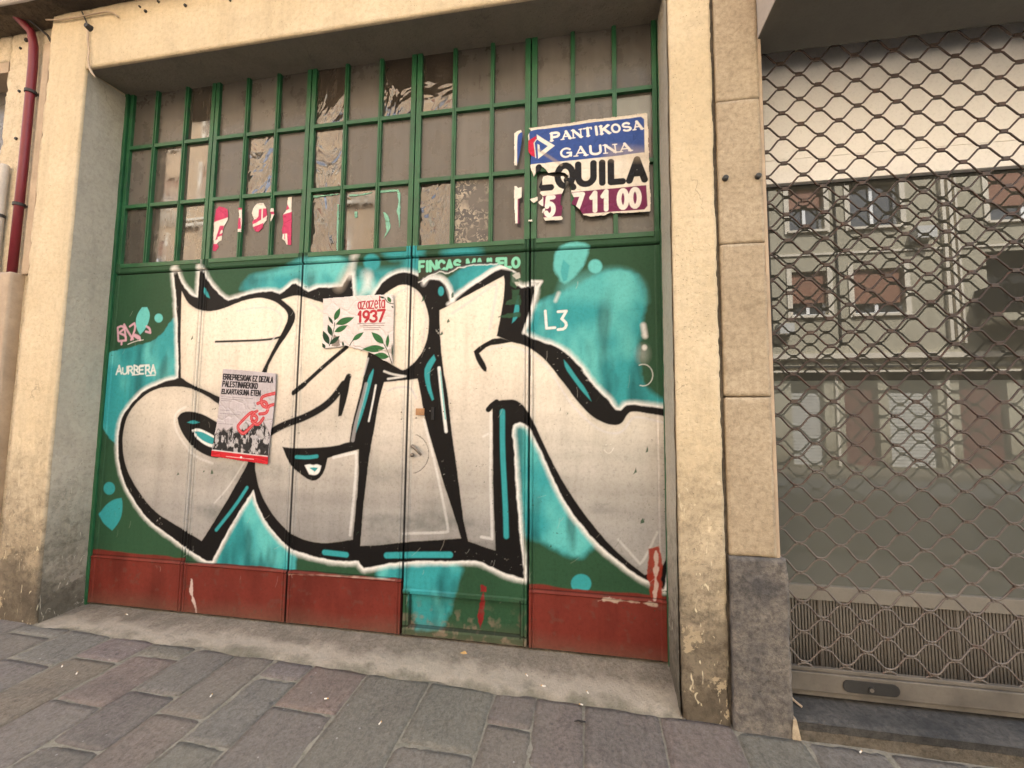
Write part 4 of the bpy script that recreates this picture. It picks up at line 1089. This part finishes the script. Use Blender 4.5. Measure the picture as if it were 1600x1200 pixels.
for cv, p, lb, nm in ((pk1, [(160,295),(180,300),(255,320),(285,340),(292,440),(290,490),(245,570),(215,650),(195,790),(130,830),(155,880),(110,950),(65,940),(75,840),(85,540),(115,340)], 'largest torn pink and white paper scrap, leftmost on the second leaf', 0),
                  (pk2, [(435,320),(495,320),(490,470),(480,670),(425,670),(430,560),(445,430)], 'narrow pink and white scrap stuck on a green glazing bar below the wavy pane', 0),
                  (pk1, [(650,330),(700,260),(800,250),(840,320),(860,430),(850,500),(800,560),(790,620),(730,670),(680,660),(640,600),(635,530),(660,480),(630,400)], 'rounded pink and white scrap in the middle pane of the second leaf', 0),
                  (pk2, [(905,320),(950,325),(960,410),(930,480),(900,550),(900,480),(910,420),(895,380)], 'tiny crumpled pink and white scrap on the right glazing bar', 0),
                  (pk1, [(1150,165),(1210,165),(1205,600),(1200,860),(1130,850),(1105,800),(1070,770),(1075,700),(1065,640),(1085,540),(1075,420),(1120,370),(1140,290)], 'tall pointed pink scrap hanging in the third pane of the second leaf', 0)):
    o = scrap(cv, 'poster_scrap', [zp(p)], M['paper'], None, .006, cv.Y, .002)
    tag(o, lb, 'poster scrap', 'pink poster scraps on the second leaf')
# mint remnants on the third leaf
zm = lambda p: zoomed(p, 480, 280, 4.571)
mc = Canvas(-2.06, -1.19, 2.55, 3.16, .003, .0125)
mc.c[...] = (0.22, 0.46, 0.34, 0)
mc.c[..., :3] *= (.7 + .6 * fnoise(mc.X, mc.Z, 30, 401))[..., None]
for polys, lb in (([[(335,228),(362,226),(360,272),(340,278)]], 'small mint residue square in the middle pane of the third leaf'),
                  ([[(286,516),(330,506),(398,500),(398,506),(330,514)]], 'thin pale residue line at the foot of the middle pane of the third leaf'),
                  ([[(540,230),(556,238),(582,262),(600,340),(572,392),(548,428),(542,420),(566,370),(556,290)]], 'mint green paper scrap shaped like a blade on the third leaf'),
                  ([[(488,82),(650,70),(670,100),(664,300),(656,370),(654,300),(640,235),(652,150),(640,92),(490,100)]], 'thin mint adhesive outline of a vanished sticker on the third leaf'),
                  ([[(300,108),(360,108),(462,90),(466,98),(380,118),(300,124)]], 'long mint residue strip at the top of the middle pane of the third leaf'),
                  ([[(45,118),(232,98),(232,110),(45,134)],[(214,180),(228,176),(222,530),(208,532)],[(24,536),(212,520),(212,530),(24,548)]], 'pale tape border around the wavy lowest left pane of the third leaf')):
    o = scrap(mc, 'sticker_residue', [zm(p) for p in polys], M['paper'], None, .010, .0125, .001)
    tag(o, lb, 'sticker residue', 'sticker remnants on the third leaf')

# ------------------------------------------------------------------ left neighbour: old wall, pipes
lw = thing('neighbour_wall', 'old cream wall with nail holes and a dark window hole beside the garage', 'wall')
worn_box('wall_face', M['oldwall'], -4.655, -4.094, -.215, .03, -.14, 4.56, .022, .006, .012, .02, lw)
worn_box('wall_face', M['oldwall'], -7.0, -4.656, -.215, .03, 4.33, 4.56, .04, .006, .02, 0, lw)
MB().box(-7.0, -4.656, -.212, .03, -.2, 1.2).build('wall_base', M['oldwall'], lw)
wn_ = MB().box(-7.0, -4.66, -.05, -.02, 1.2, 4.33).build('window', M['pane_dusty'], lw)
MB().box(-7.0, -4.66, -.215, -.05, 4.235, 4.325).build('window_lintel', M['trunking'], wn_)
MB().box(-4.74, -4.665, -.10, -.055, 1.2, 4.23).build('window_frame', M['greypipe'], wn_)
MB().box(-7.0, -4.74, -.10, -.055, 3.60, 3.66).build('window_frame', M['greypipe'], wn_)

rp = thing('downpipe', 'oxblood red downpipe running down the old cream wall into a stone coloured guard', 'pipe')
MB().tube([(-4.54,-.46,4.75),(-4.50,-.42,4.66),(-4.43,-.33,4.58),(-4.36,-.27,4.49),(-4.335,-.262,4.38),(-4.325,-.26,4.2),(-4.318,-.26,3.4),(-4.322,-.26,2.50)], .028, 16).build('pipe', M['redpipe'], rp, True)
for z in (3.05, 3.98):
    MB().tube([(-4.32,-.26,z-.012),(-4.32,-.26,z+.012)], .036, 16).box(-4.31, -4.24, -.235, -.21, z - .005, z + .005).build('pipe_clamp', M['cable'], rp)
worn_box('pipe_guard', M['trunking'], -4.375, -4.265, -.30, -.20, -.1, 2.505, .02, .003, .006, 0, rp)

t = tag(MB().box(-4.262, -4.19, -.245, -.214, 2.5, 4.40, .008).build('trunking', M['trunking']), 'flat tan cable trunking between the red pipe and the yellow pillar', 'trunking')
t = tag(MB().tube([(-4.42,-.40,4.62),(-4.34,-.30,4.56),(-4.24,-.24,4.47),(-4.17,-.235,4.36),(-4.155,-.23,4.1),(-4.16,-.23,3.7),(-4.142,-.23,3.35),(-4.14,-.232,3.1)], .009, 8).build('cable', M['cable'], None, True), 'black cable curving down beside the tan trunking', 'cable')
t = tag(MB().tube([(-4.142,-.235,3.16),(-4.150,-.235,2.6),(-4.157,-.235,2.2),(-4.165,-.235,1.5),(-4.17,-.235,.2)], .013, 8).build('conduit', M['creamcable'], None, True), 'thin cream conduit running down along the yellow pillar edge', 'conduit')
gp = thing('grey_conduit', 'pale grey conduit pipe with a black clamp near the frame edge', 'conduit')
MB().tube([(-4.525,-.25,0),(-4.525,-.25,1.5),(-4.522,-.25,3.38),(-4.522,-.25,3.40)], [.028,.028,.028,.024], 12).build('pipe', M['greypipe'], gp, True)
for z in (2.98, 2.22):
    MB().tube([(-4.522,-.25,z-.012),(-4.522,-.25,z+.012)], .032, 12).build('pipe_clamp', M['cable'], gp)
# slack wires on the lintel
def wirepts(px, y): return [tuple(at([p], y)[0]) for p in px]
wr = thing('slack_wire', 'thin brown wire sagging along the lintel and down the pillar corner', 'wire')
MB().tube(wirepts([(72,31),(95,31),(125,26),(150,21),(168,18),(178,20),(185,27)], -.318), .006, 6).build('wire', M['trunking'], wr, True)
MB().tube(wirepts([(128,18),(134,32),(138,41)], -.315), .005, 6).build('wire', M['cable'], wr, True)
MB().tube(wirepts([(137,48),(137,62),(139,80),(138,92),(139,104),(143,113),(149,121)], -.316), [.006,.007,.006,.006,.007,.009,.006], 6).build('wire', M['trunking'], wr, True)
q = at([(142,45)], -.30)[0]
MB().tube([(q[0], -.295, q[2]), (q[0], -.335, q[2])], [.026, .018], 12).build('insulator', M['cable'], wr)
for k, (u, v, r_) in enumerate(((228,18,.014),(219,11,.009),(290,9,.014),(360,1,.01),(248,3,.012))):
    q = at([(u, v)], -.302)[0]
    tag(MB().tube([(q[0], -.285, q[2]), (q[0], -.312, q[2])], [r_, r_ * .7], 7).build('rusty_stub', M['cable']), ['dark rusty stub on the lintel, lower one of the left pair', 'dark rusty stub on the lintel, upper one of the left pair', 'dark rusty stub on the lintel right of the close pair',
        'tiny rusty stub on the lintel, rightmost of all', 'dark rusty stub on the lintel near the balcony slab above the close pair'][k], 'metal stub', 'rusty stubs on the yellow lintel')
for k, (u, v, r_) in enumerate(((42,63,.02),(33,76,.012),(31,143,.013),(26,217,.014),(15,49,.012))):
    q = at([(u, v)], -.216)[0]
    tag(MB().tube([(q[0], -.20, q[2]), (q[0], -.226, q[2])], [r_, r_ * .8], 8).build('wall_plug', M['cable']), ['largest dark plug on the cream wall, beside the red pipe', 'small dark plug just below the largest one on the cream wall', 'dark plug on the cream wall halfway down the window hole',
        'lowest dark plug on the cream wall above the grey conduit', 'highest dark plug on the cream wall, under the balcony slab'][k], 'wall plug', 'wall plugs in the old cream wall')

# ------------------------------------------------------------------ right: stone pillar and shop
sp = thing('stone_pillar', 'tan stone slab pillar with a dark slate foot between garage and shop', 'pillar')
zs = [.73, 1.562, 2.407, 3.241, 4.6]
for a, b in zip(zs[:-1], zs[1:]):
    worn_box('stone_slab', M['sandstone'], .757, .985, -.295, .03, a + .002, b - .002, .018, .0018, .005, 0, sp)
MB().box(.738, .756, -.272, .03, -.16, 4.6).build('mortar_joint', M['mortar'], sp)
MB().box(.986, 1.006, -.285, .03, .60, 4.6, .004).build('edge_strip', M['trunking'], sp)
worn_box('plinth', M['slate'], .752, 1.024, -.318, .03, -.19, .729, .016, .003, .010, .006, sp)
for u, v in ((1133,279),(1184,276)):
    q = at([(u, v)], -.297)[0]
    MB().tube([(q[0], -.285, q[2]), (q[0], -.312, q[2]), (q[0], -.316, q[2])], [.017, .015, .008], 10).build('bolt', M['lock'], sp)
wd = MB()
wd.add([(1.012,-.325,-.125),(1.052,-.325,-.125),(1.05,-.29,-.12),(1.015,-.29,-.12),(1.020,-.322,-.035),(1.034,-.322,-.030),(1.034,-.295,-.03),(1.02,-.295,-.035)],
       [(0,1,2,3),(4,7,6,5),(0,4,5,1),(1,5,6,2),(2,6,7,3),(3,7,4,0)])
tag(wd.build('stone_wedge', M['sandstone']), 'small tan stone wedge leaning at the foot of the slate plinth', 'stone')

sh = thing('storefront', 'shop front with cream fascia, reflecting dark glass and ribbed grey base panel', 'storefront')
SX0, SX1 = 1.03, 4.2
fb = MB()
fb.box(SX0, SX1, .02, .05, 3.052, 4.10, .002); fb.box(SX0, SX1, .012, .05, 2.896, 3.046, .004)
fb.build('fascia', M['cream'], sh)
MB().box(SX0, SX1, .056, .085, 1.678, 2.90).build('glass_pane', M['glass_dark'], sh)
MB().box(SX0, SX1, .056, .085, .48, 1.676).build('filmed_pane', M['glass_film'], sh)
MB().box(SX0, SX1, .03, .09, .412, .492, .004).build('sill', M['sill'], sh)
rb = MB()
xx = SX0
while xx < SX1:
    wv = .0165
    rb.box(xx, xx + wv * .62, .046, .075, -.06, .410)
    xx += wv
rb.box(SX0, SX1, .060, .08, -.06, .411)
for xv in np.arange(SX0 + .30, SX1, .34): rb.box(xv, xv + .012, .040, .07, -.06, .410)
rb.build('ribbed_panel', M['ribbed'], sh)
MB().box(SX0 - .02, SX1, .09, .2, -.1, 3.7).build('shop_interior', M['dark'], sh)
cn = tag(MB().box(.992, 4.2, -.56, -.172, 3.60, 4.7, .006).build('canopy', M['canopy']), 'dark grey box canopy overhanging the shop shutter', 'canopy')
MB().box(.9885, .9915, -.555, -.18, 3.604, 4.7).build('canopy_side', M['canopy_side'], cn)  # side that catches light, coloured paler than the shaded underside
MB().box(.99, 4.2, -.16, .015, 4.05, 4.7).build('roller_housing', M['dark'], cn)
MB().box(-30, 30, .4, 9, -.5, 12).build('sun_block_volume', M['f_olive'], bld)  # unseen mass added to keep direct sun off the street front
MB().box(.74, 4.2, -.28, .1, 4.72, 7.2).build('upper_wall', M['sandstone'], sh)

gr = thing('roller_grille', 'brown chain link roller grille pulled down over the shop window', 'roller grille')
GY = -.15
PX, PZ = .1975, .0770
gm = MB()
x_first = 1.26 - PX * 1.5
nrow = 44
rngw = random.Random(3)
for k in range(-3, nrow):
    zt_, zb_ = 3.468 - PZ * k, 3.468 - PZ * (k + 1)
    pts = []
    n = int((SX1 - 1.0) / (PX / 2))
    for j in range(n + 1):
        xc = 1.26 - PX + j * PX / 2
        top = (j % 2 == 0) if k % 2 == 0 else (j % 2 == 1)
        zc = zt_ - .0050 if top else zb_ + .0050
        zc += rngw.uniform(-.0022, .0022); xc += rngw.uniform(-.003, .003)
        yy = GY + rngw.uniform(-.002, .002)
        for s_ in (-.0215, .0215):
            if 1.03 <= xc + s_ <= SX1:
                pts.append((xc + s_, yy, zc))
        if j < n and False: pass
    if k == nrow - 1:
        pass
    # soft knees
    out = [pts[0]]
    for a, b, c in zip(pts[:-2], pts[1:-1], pts[2:]):
        a, b, c = Vector(a), Vector(b), Vector(c)
        out += [tuple(b + (a - b).normalized() * .009), tuple(b + (c - b).normalized() * .009)]
    out.append(pts[-1])
    gm.tube(out, .0052, 6)
gm.build('grille_mesh', M['wire'], gr, True)
cl = MB()
for k in range(-2, nrow):
    zc = 3.468 - PZ * k
    for j in range(0, 18):
        xc = 1.26 - PX + j * PX + (PX / 2 if k % 2 else 0)
        if 1.05 < xc < SX1 - .05:
            hh = .0105 if k < 26 else .0075
            wv = .017 if k < 26 else .006
            cl.box(xc - wv, xc + wv, GY - .0058, GY + .0058, zc - hh, zc + hh, .002)
            if k >= 26: cl.box(xc - .021, xc - .017, GY - .006, GY + .006, zc - .0098, zc + .0098)
cl.build('grille_clip', M['wire'], gr)
rl = MB()
rl.box(1.052, SX1, GY - .012, GY + .012, .121, .140, .003)
rl.box(1.055, SX1, GY - .022, GY + .015, .026, .119, .004)
rl.box(1.058, SX1, GY - .010, GY + .015, -.002, .025, .003)
rail = rl.build('bottom_rail', M['alu'], gr)
lk = []
t = np.linspace(-math.pi / 2, math.pi / 2, 9)
lk = [(1.555 + .028 * math.cos(a), .072 + .030 * math.sin(a)) for a in t] + [(1.352 - .028 * math.cos(a), .072 - .030 * math.sin(a)) for a in t]
lm = MB().prism(lk, GY - .027, GY - .020).tube([(1.453, GY - .024, .066), (1.453, GY - .033, .066)], [.017, .015], 14)
lm.build('lock_plate', M['lock'], rail)
MB().tube([(1.453, GY - .0325, .066), (1.453, GY - .0335, .066)], .010, 12).build('keyhole', M['metal'], rail)
MB().box(1.026, 1.05, GY - .03, GY + .03, -.03, 3.66).build('guide_channel', M['wire'], gr)
MB().tube([(1.055, -.17, .03), (1.075, -.20, -.01), (1.10, -.235, -.02)], .006, 6).build('loose_strap', M['trunking'], gr)

st_ = thing('shop_step', 'dark slate threshold step under the shop shutter on crumbling mortar', 'step')
def steptop(u, v):
    x, y = 1.026 + u * 3.1, -.312 + v * .40
    return (x, y, -.034 + v * .034 + rough((x, y, 1), .003) - .012 * max(0, .06 - v) / .06)
skin('slate_slab', M['step'], st_, steptop, 150, 16)
def stepface(u, v):
    x, z = 1.026 + u * 3.1, -.085 + v * .040
    return (x, -.314 + rough((x, z, 4), .004) + .006 * (1 - v), z)
skin('slate_edge', M['step'], st_, stepface, 150, 3)
def mort(u, v):
    x, z = 1.026 + u * 3.1, -.24 + v * .158
    return (x, -.308 + rough((x, z, 7), .009), z)
skin('mortar_bed', M['mortar'], st_, mort, 150, 8)

# ------------------------------------------------------------------ ground
ap = []
def apron(u, v):
    x, y = -3.735 + u * 4.24, -.30 + v * .36
    ze = gz(x, -.30) + .003
    t = min(1, v / .88)
    z = ze + (-.004 - ze) * (t ** .8) + rough((x, y, 2), .004) - .006 * max(0, 1 - v / .1)
    wv = .028 * mnoise.noise(Vector((x * 3.1, 0, 5))) + .014 * mnoise.noise(Vector((x * 9.0, 0, 5)))
    return (x, y + (1 - v) * (wv - .002), z)
tag(skin('concrete_apron', M['apron'], None, apron, 330, 30), kind='structure')

XB = [-7.5,-7.1,-6.72,-6.4,-6.05,-5.7,-5.4,-5.05,-4.72,-4.42,-4.10,-3.78,-3.42,-3.07,-2.74,-2.425,-2.13,-1.865,-1.60,-1.247,-.865,-.485,-.255,.0,.385,.74,1.06,1.42,1.75,2.1,2.42,2.8,3.15,3.5,3.9,4.3]
FIX = {14: [-.42,-.83,-1.35], 15: [-.36,-.69,-1.05], 16: [-.30,-.80,-1.30], 17: [-.45,-.92,-1.4], 18: [-.33,-.64,-1.2], 19: [-.30,-1.02,-1.6], 20: [-.31,-.73,-1.3], 21: [-.36,-.53,-1.1], 22: [-.31,-.74,-1.3], 23: [-.31,-.70,-1.2], 24: [-.34,-1.0,-1.5], 13: [-.35,-.52,-1.1], 12:[-.33,-.62,-1.1], 11:[-.4,-.9,-1.4]}
TONE = [(0.115,0.106,0.100),(0.122,0.114,0.104),(0.102,0.095,0.092),(0.132,0.112,0.101),(0.118,0.111,0.101),(0.124,0.118,0.107),(0.108,0.101,0.095)]
TFIX = {(15,1): (0.066,0.060,0.064), (14,0): (0.105,0.098,0.09), (13,1): (0.155,0.10,0.078), (18,0): (0.145,0.098,0.08), (24,0): (0.14,0.11,0.092), (22,1): (0.14,0.135,0.115), (14,1): (0.145,0.115,0.10), (11,0):(0.11,0.106,0.098), (18,0): (0.17,0.105,0.08), (23,1): (0.15,0.115,0.095)}
prand = random.Random(12)
pv, pf, pc = [], [], []
def slab(x0, x1, y0, y1, col):
    g = .003 + prand.random() * .003
    x0 += g; x1 -= g; y0 += g; y1 -= g
    nx, ny = max(3, int((x1 - x0) / .03)), max(3, int((y1 - y0) / .03))
    sk = prand.uniform(-.008, .008); dz = prand.uniform(-.0015, .002); tx, ty = prand.uniform(-.004, .004), prand.uniform(-.004, .004)
    base = len(pv)
    rc = prand.uniform(.006, .028)
    for j in range(-1, ny + 2):
        for i in range(-1, nx + 2):
            u, v = min(max(i / nx, 0), 1), min(max(j / ny, 0), 1)
            x, y = x0 + u * (x1 - x0), y0 + v * (y1 - y0)
            # rounded corners
            ex, ey = min(x - x0, x1 - x), min(y - y0, y1 - y)
            if ex < rc and ey < rc:
                a, b = rc - ex, rc - ey; r_ = math.hypot(a, b)
                if r_ > rc:
                    k = rc / r_; na, nb = a * k, b * k
                    x += (a - na) * (1 if x - x0 < x1 - x else -1); y += (b - nb) * (1 if y - y0 < y1 - y else -1)
            x += sk * (v - .5)
            skirt = i in (-1, nx + 1) or j in (-1, ny + 1)
            edge = i in (0, nx) or j in (0, ny)
            wob_ = .0035 * mnoise.noise(Vector((x * 14, y * 14, 2)))
            if edge or skirt: x += wob_ * 1.6; y += .004 * mnoise.noise(Vector((x * 11, y * 11, 8)))
            z = gz(x, y) + dz + tx * (u - .5) + ty * (v - .5) + .0022 * mnoise.noise(Vector((x * 7, y * 5, 1))) + .002 * mnoise.noise(Vector((x * 25, y * 18, 1)))
            if edge: z -= .0035
            if skirt: z -= .035
            pv.append((x, y, z)); pc.append((*col, 0))
    W = nx + 3
    for j in range(ny + 2):
        for i in range(W - 1):
            a = base + j * W + i
            pf.append((a, a + 1, a + W + 1, a + W))
for r in range(len(XB) - 1):
    xa, xb = XB[r], XB[r + 1]
    ys = [-.292 if -3.8 < xa < .7 else -.205 if xa < -3.8 else -.318]
    fx = FIX.get(r, [])
    y = ys[0]
    for f in fx:
        if f < y - .08: ys.append(f); y = f
    while y > -3.1:
        y -= prand.uniform(.32, .72); ys.append(max(y, -3.1))
    for s_ in range(len(ys) - 1):
        if ys[s_] - ys[s_ + 1] < .04: continue
        col = TFIX.get((r, s_), TONE[prand.randrange(len(TONE))])
        slab(xa, xb, ys[s_ + 1], ys[s_], tuple(c * 1.6 * prand.uniform(.88, 1.12) for c in col))
me = bpy.data.meshes.new('pavement')
me.from_pydata(pv, [], pf)
ca = me.color_attributes.new('paint', 'FLOAT_COLOR', 'POINT')
ca.data.foreach_set('color', np.array(pc, np.float32).ravel())
tag(link('pavement', me, M['paving'], None, True), kind='structure')
def jt(u, v):
    x, y = -7.5 + u * 12, -3.1 + v * 3.2
    return (x, y, gz(x, y) - .0050 + .0012 * mnoise.noise(Vector((x * 9, y * 9, 3))))
tag(skin('pavement_bed', M['joint'], None, jt, 400, 110), kind='structure')
tag(MB().box(-60, 60, -3.28, -3.105, -.6, -.17).build('kerb', M['mortar']), kind='structure')
tag(MB().add([(-90,-11,-.31),(90,-11,-.31),(90,-3.28,-.31),(-90,-3.28,-.31)], [(0,1,2,3)]).build('road', M['asphalt']), kind='structure')
tag(MB().box(-60, 60, -13.0, -11.0, -.6, -.18).build('far_pavement', M['mortar']), kind='structure')
tag(MB().add([(-200,-200,-.62),(200,-200,-.62),(200,200,-.62),(-200,200,-.62)], [(0,1,2,3)]).build('ground', M['asphalt']), kind='structure')

# ------------------------------------------------------------------ opposite side of the street (seen mirrored in the panes and shop glass)
OY = -12.7
def facade(name, label, x0, x1, H, wall, openings, trims=()):
    """openings: (x0, x1, z0, z1, kind); the wall is a cell grid with reveals"""
    root = thing(name, label, 'building', 'buildings across the street')
    xs = sorted({x0, x1, *[v for o in openings for v in o[:2]]})
    zs = sorted({-.2, H, *[v for o in openings for v in o[2:4]]})
    wb_ = MB()
    for a, b in zip(xs[:-1], xs[1:]):
        for c, d in zip(zs[:-1], zs[1:]):
            mx, mz = (a + b) / 2, (c + d) / 2
            if any(o[0] < mx < o[1] and o[2] < mz < o[3] for o in openings): continue
            wb_.add([(a, OY, c), (b, OY, c), (b, OY, d), (a, OY, d)], [(3, 2, 1, 0)])
    for a, b, c, d, k in openings:
        y = OY - .22
        wb_.add([(a, OY, c), (b, OY, c), (b, OY, d), (a, OY, d), (a, y, c), (b, y, c), (b, y, d), (a, y, d)], [(0, 1, 5, 4), (1, 2, 6, 5), (2, 3, 7, 6), (3, 0, 4, 7)])
    wb_.box(x0, x1, OY - 8, OY - .6, -.2, H)
    wb_.build('wall', wall, root)
    for a, b, c, d, k in openings:
        y = OY - .21
        if k == 'win':
            f = MB().box(a, a + .07, y, y + .06, c, d).box(b - .07, b, y, y + .06, c, d).box((a + b) / 2 - .05, (a + b) / 2 + .05, y, y + .06, c, d).box(a + .07, b - .07, y, y + .06, c, c + .08).build('window', M['f_white'], root)
            MB().box(a, b, y - .03, y - .005, c, d).build('pane', M['f_glass'], f)
            hb = c + (d - c) * rng.choice([.25, .3, .55, 1.0])
            if hb < d - .05: MB().box(a, b, y + .065, y + .10, hb, d).build('blind', M['f_shutter'], f)
            MB().box(a - .08, b + .08, OY, OY + .10, c - .08, c).build('sill', M['f_pale'], f)
        elif k == 'shutter':
            f = MB().box(a, b, y, y + .04, c, d - .7)
            for q in np.arange(c, d - .7, .11): f.box(a, b, y + .04, y + .055, q, q + .08)
            f.build('shop_shutter', M['f_grey'], root)
            MB().box(a, b, y - .02, y + .02, d - .7, d).build('shop_sign', M['dark'], root)
        elif k == 'maroon':
            MB().box(a, b, y, y + .05, c, d).build('shop_door', M['f_maroon'], root)
        elif k == 'dark':
            MB().box(a, b, y - .3, y - .28, c, d).build('loggia_back', M['dark'], root)
    for a, b, c, d, dp, mt, nm in trims:
        MB().box(a, b, OY, OY + dp, c, d).build(nm, mt, root)
    return root
def grid_win(x0, x1, n, floors, w_, h_, z0, fh):
    out = []
    for f in range(floors):
        for k in range(n):
            cx = x0 + (x1 - x0) * (k + .5) / n
            out.append((cx - w_ / 2, cx + w_ / 2, z0 + f * fh, z0 + f * fh + h_, 'win'))
    return out
op = [(7.15,8.25,4.95,6.5,'win'),(9.05,10.55,4.95,6.5,'win'),(12.9,15.6,4.7,6.9,'dark'),(7.15,8.25,7.95,9.5,'win'),(9.05,10.55,7.95,9.5,'win'),(13.1,15.2,7.9,9.7,'win'),
      (7.15,8.25,10.95,12.5,'win'),(9.05,10.55,10.95,12.5,'win'),(13.1,15.2,10.9,12.7,'win'),(2.2,3.5,4.95,6.5,'win'),(4.5,5.8,4.95,6.5,'win'),(2.2,3.5,7.95,9.5,'win'),(4.5,5.8,7.95,9.5,'win'),
      (2.2,3.5,10.95,12.5,'win'),(4.5,5.8,10.95,12.5,'win'),(1.4,3.6,-.1,3.0,'shutter'),(4.1,6.4,-.1,3.0,'shutter'),(7.0,8.0,-.1,3.0,'shutter'),(8.6,9.6,-.1,3.0,'maroon'),(9.9,11.3,-.1,3.0,'shutter'),(11.9,13.2,-.1,3.0,'maroon'),(13.6,16.8,-.1,3.0,'shutter'),
      (17.2,18.6,4.95,6.5,'win'),(17.2,18.6,7.95,9.5,'win'),(17.2,18.6,10.95,12.5,'win')]
tr = [(.6,20,3.45,3.62,.14,M['f_pale'],'cornice'),(.6,20,3.15,3.22,.08,M['dark'],'cable_run'),(11.70,11.80,3.9,14.5,.12,M['f_pale'],'downpipe'),(11.9,12.0,3.9,14.5,.12,M['f_pale'],'downpipe'),(12.08,12.14,3.9,14.5,.12,M['f_pale'],'downpipe'),
      (12.5,16.2,4.45,4.68,.9,M['f_olive'],'balcony'),(.6,20,14.3,14.6,.5,M['f_pale'],'eaves'),(.6,20,7.05,7.12,.05,M['f_pale'],'string_course'),(.6,20,10.05,10.12,.05,M['f_pale'],'string_course'),
      (8.55,8.60,3.9,14.3,.06,M['dark'],'cable_run'),(6.45,6.50,3.9,14.3,.05,M['dark'],'cable_run'),(10.8,11.35,7.35,7.75,.35,M['f_grey'],'air_conditioner'),(6.6,7.05,4.3,4.65,.3,M['f_grey'],'air_conditioner'),
      (.6,20,2.98,3.04,.25,M['f_pale'],'shop_cornice'),(8.32,8.40,-.1,3.0,.06,M['f_pale'],'shop_pier'),(11.5,11.62,-.1,3.0,.06,M['f_pale'],'shop_pier')] \
     + [(q, q + .02, 4.68, 5.6, .88, M['dark'], 'railing_bar') for q in np.arange(12.52, 16.2, .16)] \
     + [(o[0] - .16, o[0] - .003, o[2] - .1, o[3] + .16, .04, M['f_pale'], 'window_surround') for o in op if o[4] == 'win'] + [(o[1] + .003, o[1] + .16, o[2] - .1, o[3] + .16, .04, M['f_pale'], 'window_surround') for o in op if o[4] == 'win']
facade('olive_apartment_block', 'olive rendered apartment block across the street, mirrored in the shop glass', .6, 20, 14.5, M['f_olive'], op, tr)
opo = grid_win(-30, .4, 10, 4, 1.2, 1.7, 4.6, 3.1) + [(x, x + 1.9, -.1, 3.0, 'shutter' if k % 2 else 'maroon') for k, x in enumerate(np.arange(-29.5, -1.5, 2.9))]
tro = [(-30,.4,3.5,3.62,.16,M['f_pale'],'cornice'),(-30,.4,3.75,3.84,.12,M['f_pale'],'cornice'),(-30,.4,10.1,10.25,.16,M['f_pale'],'cornice'),(-30,.4,10.4,10.5,.12,M['f_pale'],'cornice'),(-30,.4,15.6,16.0,.6,M['f_pale'],'eaves')]
for a, b, c, d, k in opo:
    if k == 'win': tro += [(a - .18, a - .002, c - .1, d + .2, .05, M['f_pale'], 'window_surround'), (b + .002, b + .18, c - .1, d + .2, .05, M['f_pale'], 'window_surround')]
facade('orange_apartment_block', 'orange rendered apartment block with pale trims across the street, mirrored in the panes', -30, .4, 15.8, M['f_orange'], opo, tro)

# ------------------------------------------------------------------ litter
def butt(u, v, dz, a, label='white cigarette butt lying on the ground before the gate'):
    p = ground_at(u, v, dz)
    z = p[2] + .005
    d_ = Vector((math.cos(a), math.sin(a), 0)) * .0105
    c = Vector((p[0], p[1], z))
    t = thing('cigarette_butt', label, 'cigarette butt', 'cigarette butts on the ground', tuple(c))
    MB().tube([-d_, d_ * .35], .0034, 8).build('paper', M['bone'], t, True)
    MB().tube([d_ * .352, d_], .0035, 8).build('filter', M['ochre'], t, True)
rl_ = random.Random(5)
for u, v in ((330,1088),(120,1053),(97,1042),(198,961),(823,1056),(850,1073),(951,1049),(983,1047),(908,1102),(918,1083),(848,1073),(510,1093),(594,1131),(1345,1176),(1488,1178)):
    on_ap = v < 1005 + (u - 200) * .14
    butt(u, v, .055 if on_ap and u < 1000 and v < 1090 else .004, rl_.uniform(0, 3.1))
p = ground_at(724, 1022, .085)
lf = MB()
lf.add([(p[0]-.022,p[1],p[2]+.004),(p[0],p[1]-.016,p[2]+.009),(p[0]+.024,p[1]+.002,p[2]+.003),(p[0]+.004,p[1]+.02,p[2]+.010),(p[0],p[1],p[2]-.002)], [(0,1,2,3),(1,0,4),(2,1,4),(3,2,4),(0,3,4)])
tag(lf.build('dry_leaf', M['ochre']), 'small yellow ochre dry leaf on the concrete before the wicket door', 'leaf')
p = ground_at(906, 1129, .006)
tag(MB().tube([(p[0]-.028,p[1]-.002,p[2]+.004),(p[0]-.008,p[1]+.003,p[2]+.006),(p[0]+.010,p[1],p[2]+.006),(p[0]+.028,p[1]+.004,p[2]+.004)], [.002,.004,.005,.003], 7).build('twig', M['twig'], None, True), 'short black twig on the paving in front of the apron', 'twig')
